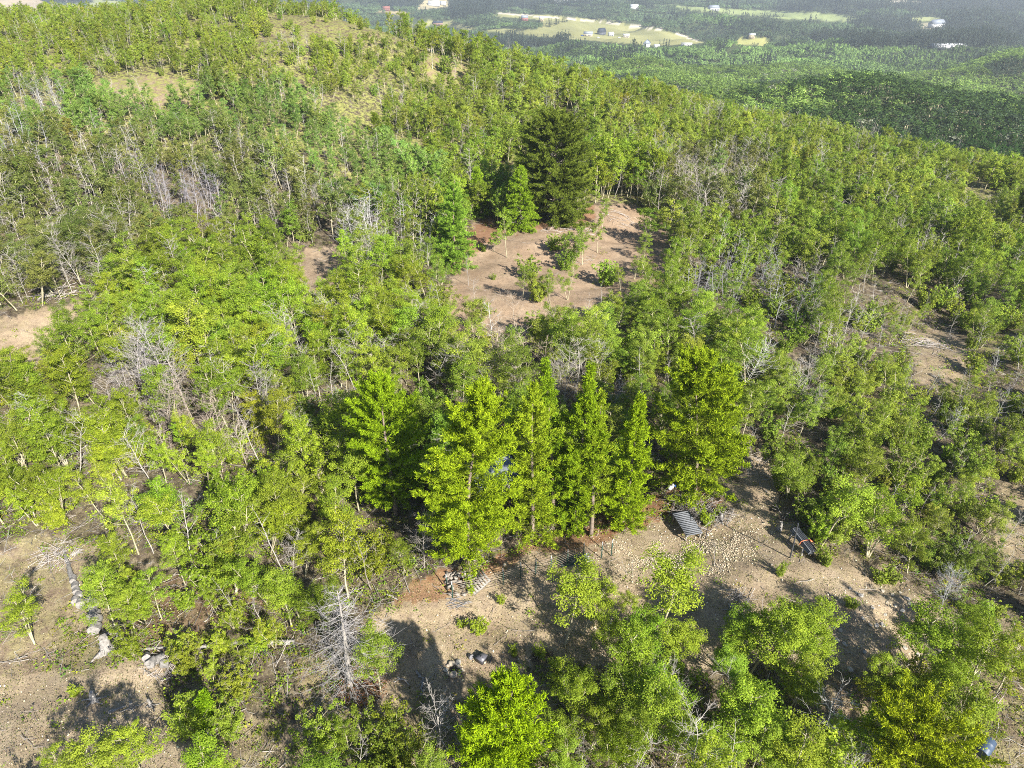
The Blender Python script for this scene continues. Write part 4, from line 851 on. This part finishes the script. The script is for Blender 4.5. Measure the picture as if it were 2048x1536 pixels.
jx = (noise2(X, Y, 9, 8)-.5)*60*np.clip(45/Y, .15, 1); jy = (noise2(X, Y, 9, 9)-.5)*46*np.clip(45/Y, .15, 1)
for poly, d, bb, ss, h, t in REG:
    m = inpoly(px+jx, py+jy, poly) & ~done; dens[m] = d; bare[m] = bb+.04; shr[m] = ss; hh[m] = h; tint[m] = t; done |= m
m = Y > 180; dens[m & ~done] = .95; tint[m & (px > 1450) & (Y > 205) & (Z < -20)] = DK; bare[m & (Z < -20)] = .05
m = m & (Z > -20) & ~done; tint[m] = HT
cn = noise2(X, Y, 6.5, 2)*.65+noise2(X, Y, 3, 22)*.35; dens *= np.where(Y < 95, np.clip((cn-.22)*4.5+.25, .22, 1.15), np.clip((cn-.32)*7+.45, .12, 1.5))
for poly, d, _ in OPEN: m = inpoly(px+jx*.3, py+jy*.3, poly) & (Y < 245); dens[m] = d; shr[m] = .5
tone = np.tile(np.array([.80,.76,.70]), (n, 1))
for cx, cy, rx, ry, pr, tn in BAREC:
    m = ((px-cx)/rx)**2+((py-cy)/ry)**2 < 1; bare[m] = np.maximum(bare[m], pr); tone[m] = tn
keep = rs.rand(n) < dens
for hx, hy, hr, *fr_ in HERO:
    keep &= (X-hx)**2+(Y-hy)**2 > hr*hr
    if fr_: keep &= ~((np.abs(X-hx*Y/hy) < fr_[0]) & (Y < hy) & (Y > hy-hr-fr_[1]))
keep &= (px > -260) & (px < 2310) & (py < 1640)
# individually placed bushes and small aspens seen in the clearings
def sel(a): return a[keep]
X, Y, Z, px, py, bare, shr, hh, tint, tone = map(sel, (X, Y, Z, px, py, bare, shr, hh, tint, tone)); n = len(X)
u = rs.rand(n); kind = np.where(u < bare, 1, np.where(u < bare+shr, 2, 0))
hs = hh/5.5*.92*rs.uniform(.65, 1.22, n)*(.72+.5*noise2(X, Y, 9, 12)); hs = np.where(kind == 1, hs*1.06+.06, hs); hs = np.where(kind == 2, hs*rs.uniform(.85, 1.35, n)*1.3, hs)
tv = (1+rs.normal(size=(n, 1))*.12)*(.80+.36*noise2(X, Y, 7, 14))[:, None]*(1+rs.normal(size=(n, 3))*np.array([.07, .025, .08])); tcol = np.clip(tint*tv, .01, 1)
tn = np.clip(tone*(1.0+rs.normal(size=(n, 1))*.16), .2, 1)
EXTRA = [(70,1290,0,.62,YG),(283,1500+50,0,.6,YG),(1003,1207,2,.30,YG),(960,1265,2,.45,YG),(924,1252,2,.2,YG),(1060,560,2,1.0,GR),(1108,500,2,.8,GR),(1165,530,0,.75,GR),(1195,505,0,.7,GR),(1045,600,0,.7,GR),(1100,610,0,.7,GR),(968,503,2,.4,GR),(988,560,2,.3,SH),(1135,600,0,.75,GR),(1287,528,0,.62,GR),(1280,555,0,.5,GR),
 (1130,1290,0,.95,YG),(1165,1270,0,.7,YG),(1310,1300,0,1.15,YG),(1345,1310,0,.7,YG),(1540,1310,0,.95,YG2),(1500,1330,0,.8,YG2),(1590,1330,0,.75,YG2),(1255,1240,0,.5,YG),(1028,1310,2,.25,YG),(1078,1310,2,.35,YG),(1700,1215,2,.35,SH),(1560,1150,2,.4,SH),(1640,1120,2,.45,SH),(1440,1030,2,.35,YG2),(1415,1050,2,.4,YG2),(1345,1005,2,.3,YG),(1650,1130,2,.4,SH),(1760,1165,2,.5,SH),(1780,1165,2,.45,SH),(1840,1265,2,.6,GR),(150,1390,2,.3,YG),(1880,1400,0,.6,YG2),(1790,1440,0,.72,YG2),(1740,1420,0,.6,YG2),(1850,1420,0,.66,YG2),(140,1600,0,.5,YG),(870,1590,0,.6,GR),(470,1590,0,.6,YG),(1400,1640,0,.8,YG),(1250,1600,1,.75,YG),(1160,1590,1,.55,YG)]
for ex in EXTRA:
    q = G(ex[0], ex[1]); X = np.append(X, q.x); Y = np.append(Y, q.y); Z = np.append(Z, q.z); px = np.append(px, ex[0]); py = np.append(py, ex[1]); kind = np.append(kind, ex[2]); hs = np.append(hs, ex[3]); tcol = np.vstack([tcol, ex[4]]); tn = np.vstack([tn, (.85,.8,.72)])
n = len(X); rz = rs.rand(n)*6.283; tx = rs.normal(size=n)*.05; ty = rs.normal(size=n)*.05
size = hs/np.hypot(Y, HC-Z); vis = (px > -60) & (px < 2108) & (py < 1600+40) & (py > -10)
order = np.argsort(-size*np.where(vis, 1, .01)); single = np.zeros(n, bool)
for k, mx in ((0, 290), (1, 150), (2, 140)):
    c = [i for i in order if kind[i] == k][:mx]; single[c] = True
GRP = {0: 'leafy aspens standing close to the front of the forest', 1: 'leafless pale trees standing among the aspens', 2: 'leafy shrubs growing low between the trees'}
rank_in = sorted(np.nonzero(single)[0], key=lambda i: place_label(px[i], py[i]-25)[2])
for i in rank_in:
    k = int(kind[i]); nm, s, d = place_label(px[i], py[i]-25); key = (k, nm, s); r_ = RANK[key] = RANK.get(key, -1)+1
    if k == 0:
        yel = tcol[i][0]/tcol[i][1]; ad = ('small ' if hs[i] < .75 else 'tall ' if hs[i] > 1.12 else '')+('yellow-green' if yel > .76 else 'olive green' if yel > .7 else 'fresh green')
        lb = '%s aspen, %s %s the %s' % (ad, ORD[r_], SECT[s], nm); a, b = AS[rs.randint(len(AS))]; nn = ('aspen_tree', 'aspen', 'trunk', 'crown')
    elif k == 1:
        ad = ('small ' if hs[i] < .75 else 'tall ' if hs[i] > 1.12 else '')+('silver-grey' if tn[i][0]/tn[i][2] < 1.08 else 'tan')
        lb = '%s leafless tree, %s %s the %s' % (ad, ORD[r_], SECT[s], nm); a, b = BA[rs.randint(len(BA))]; nn = ('bare_tree', 'bare tree', 'trunk', 'branches')
    else:
        ad = 'low' if hs[i] < .7 else 'bushy'; lb = '%s green shrub, %s %s the %s' % (ad, ORD[r_], SECT[s], nm); a, b = SHR[rs.randint(len(SHR))]; nn = ('shrub', 'shrub', 'stems', 'foliage')
    root = thing(nn[0], lb, nn[1], (X[i], Y[i], Z[i]), 0, GRP[k]); root.rotation_euler = (tx[i], ty[i], rz[i]); root.scale = (hs[i],)*3
    if k == 0: wd = rs.uniform(.82, 1.25); root.scale = (hs[i]*wd, hs[i]*wd, hs[i])
    o1 = obj(nn[2], a, root); o2 = obj(nn[3], b, root); c = [float(v) for v in (tn[i] if k == 1 else tcol[i])]; o1['tint'] = c; o2['tint'] = c
rest = ~single; wx = rs.uniform(.82, 1.28, n); st3 = np.stack([hs*wx, hs*wx*rs.uniform(.85, 1.15, n), hs], 1); rot = np.stack([tx, ty, rz], 1); PP = np.stack([X, Y, Z-.05], 1)
def sc(m, name, label, tpl, col, ss=st3):
    stuff(name, label, tpl, PP[m], rot[m], ss[m], col[m], rs.randint(0, len(tpl), m.sum()))
m0 = rest & (kind == 0); sc(m0 & (Y < 75), 'aspen_thicket', 'dense aspen thicket filling the ground between the nearer trees', ASN, tcol); sc(m0 & (Y >= 75), 'aspen_woodland', 'dense green aspen woodland covering the hill slope', ASM, tcol)
sc(rest & (kind == 1), 'bare_woodland', 'leafless pale trees mixed through the far woodland', BAM, tn); sc(rest & (kind == 2), 'underwood', 'leafy shrubs mixed through the far woodland', SHM, tcol)
print('near trees', n, single.sum())
# understorey: little leafy plants, sticks and stones
def sprig(seed, n=16, r=.22, h=.25, leaf=.09):
    rs = np.random.RandomState(seed); g = Geo(); C = np.stack([rs.normal(size=n)*r*.6, rs.normal(size=n)*r*.6, rs.uniform(.03, h, n)], 1); leaves(g, C, rs.normal(size=(n, 3))*.6+[.1,-.2,.7], leaf*rs.uniform(.6, 1.3, n), rs, 0); return g.mesh('sprig', [M_LEAF])
SPR = [sprig(700+s) for s in range(4)]
def litter(seed):
    rs = np.random.RandomState(seed); g = Geo(); n = 26; C = np.stack([rs.normal(size=n)*.3, rs.normal(size=n)*.3, rs.uniform(.01, .05, n)], 1); leaves(g, C, rs.normal(size=(n, 3))*.3+[0,0,1], .055*rs.uniform(.5, 1.4, n), rs, 0, asp=.45); return g.mesh('litter', [M_LEAF])
LIT = [litter(740+s) for s in range(4)]
def stick(seed):
    rs = np.random.RandomState(seed); g = Geo(); P_ = bend((-.5,0,.03), (1,0,.05), 1.1, 5, rs, -.01, .13); tube(g, P_, np.linspace(.016,.005,6), 4)
    for q in range(3): tube(g, bend(P_[rs.randint(1,5)], (.7, rs.choice([-1,1])*.6, .2), .4, 3, rs, 0, .15), np.linspace(.009,.004,4), 3)
    return g.mesh('stick', [M_DEAD])
STK = [stick(720+s) for s in range(5)]
def under(seed, n0, y0, y1):
    rs = np.random.RandomState(seed); y = y0*(y1/y0)**rs.rand(n0) if y0 > 0 else 0; y = np.sqrt(y0*y0+(y1*y1-y0*y0)*rs.rand(n0)*rs.rand(n0)); x = (rs.rand(n0)*2-1)*(.86*y+9)
    z = H(x, y); a, b = project(x, y, z); op = np.zeros(n0); 
    for poly, d, (cd, cr, cg) in OPEN: m = inpoly(a, b, poly); op[m] = cd-cg*.5+.05
    return rs, x, y, z, a, b, op
r2, x, y, z, a, b, op = under(31, 38000, 13, 120); m = (r2.rand(len(x)) > op*.93) & (noise2(x, y, 1.6, 21) > .35); k = m.sum()
c = np.array(YG2)*.85*(1+r2.normal(size=(k, 1))*.25)*(1+r2.normal(size=(k, 3))*[.15,.04,.1]); s_ = r2.uniform(.5, 1.6, k)
stuff('undergrowth', 'low leafy undergrowth and weeds on the ground between trees', SPR, np.stack([x, y, z], 1)[m], np.stack([x*0, x*0, r2.rand(len(x))*6.28], 1)[m], np.stack([s_, s_, s_*.9], 1), np.clip(c, .01, 1), r2.randint(0, 4, k))
r2, x, y, z, a, b, op = under(33, 18000, 13, 110); m = (r2.rand(len(x)) > op*.88); k = m.sum(); s_ = r2.uniform(.3, 1.5, k)
c = np.clip(np.array([.62,.58,.54])*(1+r2.normal(size=(k, 1))*.28), .1, 1)
stuff('fallen_sticks', 'fallen grey sticks and twigs littering the ground', STK, np.stack([x, y, z+.01], 1)[m], np.stack([r2.normal(size=k)*.1, r2.normal(size=k)*.12, r2.rand(k)*6.28], 1), np.stack([s_, s_, s_], 1), c, r2.randint(0, 5, k))
r2, x, y, z, a, b, op = under(37, 26000, 13, 80); m = r2.rand(len(x)) > .15; k = m.sum(); s_ = r2.uniform(.6, 1.5, k)
c = np.array([(.26,.20,.13),(.40,.34,.22),(.16,.12,.08),(.34,.33,.12),(.12,.16,.04)])[r2.randint(0, 5, k)]*(1+r2.normal(size=(k, 1))*.2)
stuff('leaf_litter', 'dry leaves and flecks of litter on the ground', LIT, np.stack([x, y, z+.01], 1)[m], np.stack([c[:, 0]*0, c[:, 0]*0, r2.rand(k)*6.28], 1), np.stack([s_, s_, s_], 1), np.clip(c, .01, 1), r2.randint(0, 4, k))
RL = [rock(s, 2) for s in range(80, 84)]
r2, x, y, z, a, b, op = under(35, 30000, 13, 60); grav = inpoly(a, b, [(1180,1080),(1340,1040),(1480,1010),(1560,1060),(1450,1150),(1300,1150),(1200,1150)])*.9+inpoly(a, b, [(1650,1170),(1850,1170),(1880,1330),(1700,1345),(1620,1260)])*.5
m = r2.rand(len(x)) < np.clip((op > .6)*.22+grav+.015, 0, 1); k = m.sum(); s_ = .03+.09*r2.rand(k)**3+.02*r2.rand(k)
c = np.clip(np.array([.58,.51,.39])*(1+r2.normal(size=(k, 1))*.22)*(1+r2.normal(size=(k, 3))*[.02,.02,.08]), .1, .85)
stuff('gravel', 'small pale stones strewn over the dirt', RL, np.stack([x, y, z+.01], 1)[m], r2.rand(k, 3)*6.28, np.stack([s_, s_, s_], 1), c, r2.randint(0, 4, k))
# extra gravel patch in front of the pines
r2 = np.random.RandomState(41); q0 = [G(*t) for t in ((1200,1090),(1560,1040),(1500,1150),(1250,1150))]; w4 = r2.dirichlet([1.0]*4, 7000)
xy = w4@np.array([(v.x, v.y) for v in q0]); x, y = xy.T; x = x+r2.normal(size=len(x))*.6; y = y+r2.normal(size=len(x))*.5; kk = noise2(x, y, 1.1, 3) > .42; x = x[kk]; y = y[kk]; z = H(x, y); k = len(x); s_ = .02+.08*r2.rand(k)**4+.03*r2.rand(k)
c = np.clip(np.array([.50,.43,.32])*(1+r2.normal(size=(k, 1))*.18), .1, .85)
stuff('gravel_patch', 'denser patch of pale gravel in front of the slatted platform', RL, np.stack([x, y, z+.01], 1), r2.rand(k, 3)*6.28, np.stack([s_, s_, s_], 1), c, r2.randint(0, 4, k))
# forest beyond the hill
P, rs = grid(245, 700, 3.5, 3, .86); X, Y = P.T; Z = H(X, Y); px, py = project(X, Y, Z); n = len(X)
t = np.tile(np.array([.190,.290,.065]), (n, 1)); nz = noise2(X, Y, 30, 5); t *= (.60+.75*nz)[:, None]; dk = (noise2(X, Y, 45, 7) > .74) | (rs.rand(n) < .05); t[dk] = (.055,.085,.045)
kn = (px+(noise2(X, Y, 22, 3)-.5)*420 > 1500) & (Y+(noise2(X, Y, 25, 6)-.5)*60 < 345); t[kn & (rs.rand(n) < .8)] = (.052,.095,.026); pl = rs.rand(n) < .02; t[pl] = (.30,.32,.24)
t *= 1+rs.normal(size=(n, 1))*.13; s_ = rs.uniform(.8, 1.35, n)*1.12; m = rs.rand(n) < .93
stuff('valley_forest', 'green forest on the lower ground beyond the hill', FT, np.stack([X, Y, Z], 1)[m], np.stack([X*0, X*0, rs.rand(n)*6.28], 1)[m], np.stack([s_*1.5, s_*1.5, s_], 1)[m], np.clip(t, .01, 1)[m], rs.randint(0, 4, m.sum()))
P, rs = grid(700, 1500, 11, 4, .86); P2, _ = grid(1500, 5200, 19, 5, .86); big = np.concatenate([np.zeros(len(P)), np.ones(len(P2))]) > 0; P = np.concatenate([P, P2]); X, Y = P.T; Z = H(X, Y); px, py = project(X, Y, Z); n = len(X)
fld = np.zeros(n, bool)
for poly, c in FIELD: fld |= inpoly(px, py, poly) | inpoly(px, py-5, poly) | inpoly(px, py-10, poly)
fld |= near_line(px, py, ROADPTS, 4, 2)
t = np.tile(np.array([.185,.290,.085]), (n, 1)); nz = noise2(X, Y, 130, 5); t *= (.50+.9*nz)[:, None]*(.8+.4*noise2(X, Y, 55, 19))[:, None]
lim = 100+(px-1024)*-.01; far = py < 98+rs.normal(size=n)*7+(noise2(X, Y, 90, 31)-.5)*40; t[far] = np.array([.120,.180,.085])*(.55+.85*nz[far])[:, None]; gp = far & (noise2(X, Y, 160, 15) > .72) & (py > 30); t[gp] = (.150,.240,.075)
cf = (noise2(X, Y, 190, 11) > .66) & (py < 100) | inpoly(px, py, [(890,10),(1010,14),(1000,34),(900,34)]) | inpoly(px, py, [(1600,34),(2100,30),(2100,98),(1900,90)]) & (rs.rand(n) < .75) | (rs.rand(n) < .05)
t[cf] = (.055,.075,.055); t *= 1+rs.normal(size=(n, 1))*.12
m = (~fld) & (rs.rand(n) < np.where(far, .90, .95)); s_ = np.where(big, 1.6, 1.0)*rs.uniform(.85, 1.15, n); hz = np.where(cf, 1.25, 1.0)
sz3 = np.stack([s_, s_, np.where(big, 1.2, 1.0)*rs.uniform(.8, 1.2, n)*hz], 1)
ra = np.stack([X*0, X*0, rs.rand(n)*6.28], 1)
for nm, lb, tpl, mm in (('distant_forest', 'hazy broadleaf forest across the valley floor', CL, m & ~cf), ('distant_conifers', 'dark distant conifer stands across the valley floor', CC, m & cf)):
    stuff(nm, lb, tpl, np.stack([X, Y, Z-.3], 1)[mm], ra[mm], sz3[mm], np.clip(t, .01, 1)[mm], rs.randint(0, len(tpl), mm.sum()))
print('far', n)
# trees standing in the fields
def field_clump(px_, py_, w_, lb, tpl, col, k, sx=10):
    q = G(px_, py_)
    for j in range(k):
        x, y = q.x+(j-(k-1)/2)*w_/max(k, 1), q.y+((j*37) % 7-3)*3
        o = obj('tree_clump', tpl[j % len(tpl)], None, (x, y, H1(x, y)), (0, 0, j*1.7), (.7, .7, 1.1)); o['tint'] = list(col); tag(o, lb, 'trees', 'trees of the clump on the pale field', 'stuff')
field_clump(1105, 52, 60, 'dark round clump of trees on the pale field', CC, (.026,.040,.028), 4)
field_clump(1125, 75, 25, 'low clump of trees at the front edge of the pale field', CL, (.045,.065,.035), 2)
# houses far down
MW = {k: plain('wall_'+k, c, .8, .2, 0, .05, .1) for k, c in dict(white=(.55,.55,.55), dark=(.10,.11,.13), cream=(.45,.37,.24), red=(.26,.11,.09), brown=(.25,.16,.12), tan=(.52,.45,.36)).items()}
MR = {k: plain('roof_'+k, c, .7, .2, 0, .05, .1) for k, c in dict(dark=(.045,.055,.075), white=(.50,.52,.55), red=(.26,.11,.09), grey=(.25,.28,.33)).items()}
WIN = plain('window_glass', (.05,.06,.08), .2, .5)
def house(px_, py_, w_, d_, h_, wall, roof, rz_, label, name='house', cat='house', steep=.45):
    q = G(px_, py_); t = thing(name, label, cat, q, rz_); g = Geo(); box(g, (0, 0, h_/2), (w_, d_, h_+1)); obj('wall', g.mesh('wall', [MW[wall]]), t)
    g = Geo(); r_ = d_*steep; e = .5
    V = [(-w_/2-e,-d_/2-e,h_+.5),(w_/2+e,-d_/2-e,h_+.5),(w_/2+e,0,h_+.5+r_),(-w_/2-e,0,h_+.5+r_),(-w_/2-e,d_/2+e,h_+.5),(w_/2+e,d_/2+e,h_+.5)]
    g.add(V, [(0,1,2,3),(3,2,5,4),(0,3,4,4),(1,5,2,2),(0,4,5,1)]); obj('roof', g.mesh('roof', [MR[roof]]), t)
    for x in (-.28, .05, .32): g = Geo(); box(g, (w_*x, -d_/2-.03, h_*.55), (1.3, .1, 1.3)); obj('window', g.mesh('window', [WIN]), t)
    g = Geo(); box(g, (w_*.18, -d_/2-.03, h_*.38), (1.0, .12, 2.0)); obj('door', g.mesh('door', [WIN]), t)
    return t
house(1203,70,13,10,4.5,'dark','dark',R(25),'big dark-roofed house in the middle of the pale field', steep=.7)
house(1176,72,14,7,3,'tan','grey',R(-5),'low long shed left of the big dark-roofed house','barn','barn')
house(1222,72,8,6,3,'white','white',R(10),'small white shed right of the big dark-roofed house','barn','barn')
house(1252,75,10,5,3,'tan','white',R(5),'small pale shed at the right of the field farmyard','barn','barn')
house(876,50,20,10,4,'brown','dark',R(5),'long dark-roofed house on the bare knoll beyond the crest', steep=.35)
house(868,12,30,14,6,'white','white',R(10),'large white house near the top edge, left of the valley centre')
house(886,10,16,10,4,'white','white',R(-10),'smaller white building right of the large white house')
house(773,21,15,10,4,'red','red',R(10),'red-roofed house at the upper left of the valley')
house(1049,41,13,9,5,'red','grey',R(10),'reddish house beside the road among trees')
house(1083,42,9,7,5,'cream','white',R(10),'cream coloured cabin by the road right of the reddish house')
house(1293,96,13,9,6,'white','grey',R(75),'white gabled house at the lower edge of the pale field')
house(1313,97,7,5,3,'white','white',R(5),'small white outbuilding right of the gabled house','barn','barn')
house(1373,92,14,4,3.2,'white','white',R(-8),'long white trailer at the lower edge of the pale field','trailer','trailer',.12)
house(1503,77,10,5,5,'cream','white',R(-8),'yellowish building on the small right-hand field','barn','barn')
house(1427,21,22,12,5,'white','grey',R(10),'pale grey-roofed house at the left end of the upper field')
house(1872,55,26,16,6,'white','grey',R(20),'pale house among the dark woods at the upper right')
house(1895,95,40,14,3,'white','white',R(0),'long pale greenhouse roof in the woods at the right','barn','barn',.1)
for i, (a_, b_, lb) in enumerate(((1115,8,'leftmost white house of the row near the top edge'),(1132,7,'middle white house of the row near the top edge'),(1150,8,'rightmost white house of the row near the top edge'),(1268,18,'white house left of the pale grey-roofed one'),(1290,0,'tiny white house at the very top of the valley'))):
    house(a_, b_, 18, 10, 5, 'white', 'white', R(5*i), lb)
def car(px_, py_, col, rz_, label):
    t = thing('parked_car', label, 'car', G(px_, py_), rz_); g = Geo(); box(g, (0, 0, .75), (4.4, 1.8, .8)); box(g, (-.2, 0, 1.4), (2.4, 1.6, .6), taper=.8); obj('body', g.mesh('body', [col]), t)
    for sx in (-1.4, 1.4):
        for sy in (-.85, .85): g = Geo(); tube(g, [(sx, sy-.1, .35), (sx, sy+.1, .35)], .36, 10, 0, .5, True); obj('wheel', g.mesh('wheel', [M_BLACK]), t)
car(1165,72,M_BLUE,.1,'blue vehicle parked left of the long farm shed'); car(1238,76,M_WHITE,.3,'white vehicle parked between the two pale sheds'); car(1196,76,M_WHITE,-.2,'white vehicle parked in front of the big dark-roofed house')
# ------------------------------------------------------------------ haze
g = Geo(); box(g, (0, 4500, -75), (24000, 10000, 0)); g = Geo()
zb = float(np.min([H1(x, y) for x in (-3000, 0, 3000) for y in (300, 2000, 3500, 5000, 8000)]))-30
box(g, (0, 4850, (zb+HC+3)/2), (60000, 9950, HC+3-zb))
hm = bpy.data.materials.new('haze'); hm.use_nodes = True; n_ = hm.node_tree; n_.nodes.remove(n_.nodes['Principled BSDF'])
pv = n_.nodes.new('ShaderNodeVolumePrincipled'); pv.inputs['Color'].default_value = (.80,.88,1,1); pv.inputs['Density'].default_value = 1.9e-4; pv.inputs['Anisotropy'].default_value = .2
n_.links.new(pv.outputs[0], n_.nodes['Material Output'].inputs['Volume'])
tag(obj('haze', g.mesh('haze', [hm])), 'thin blue haze lying over the valley', None, None, 'stuff')
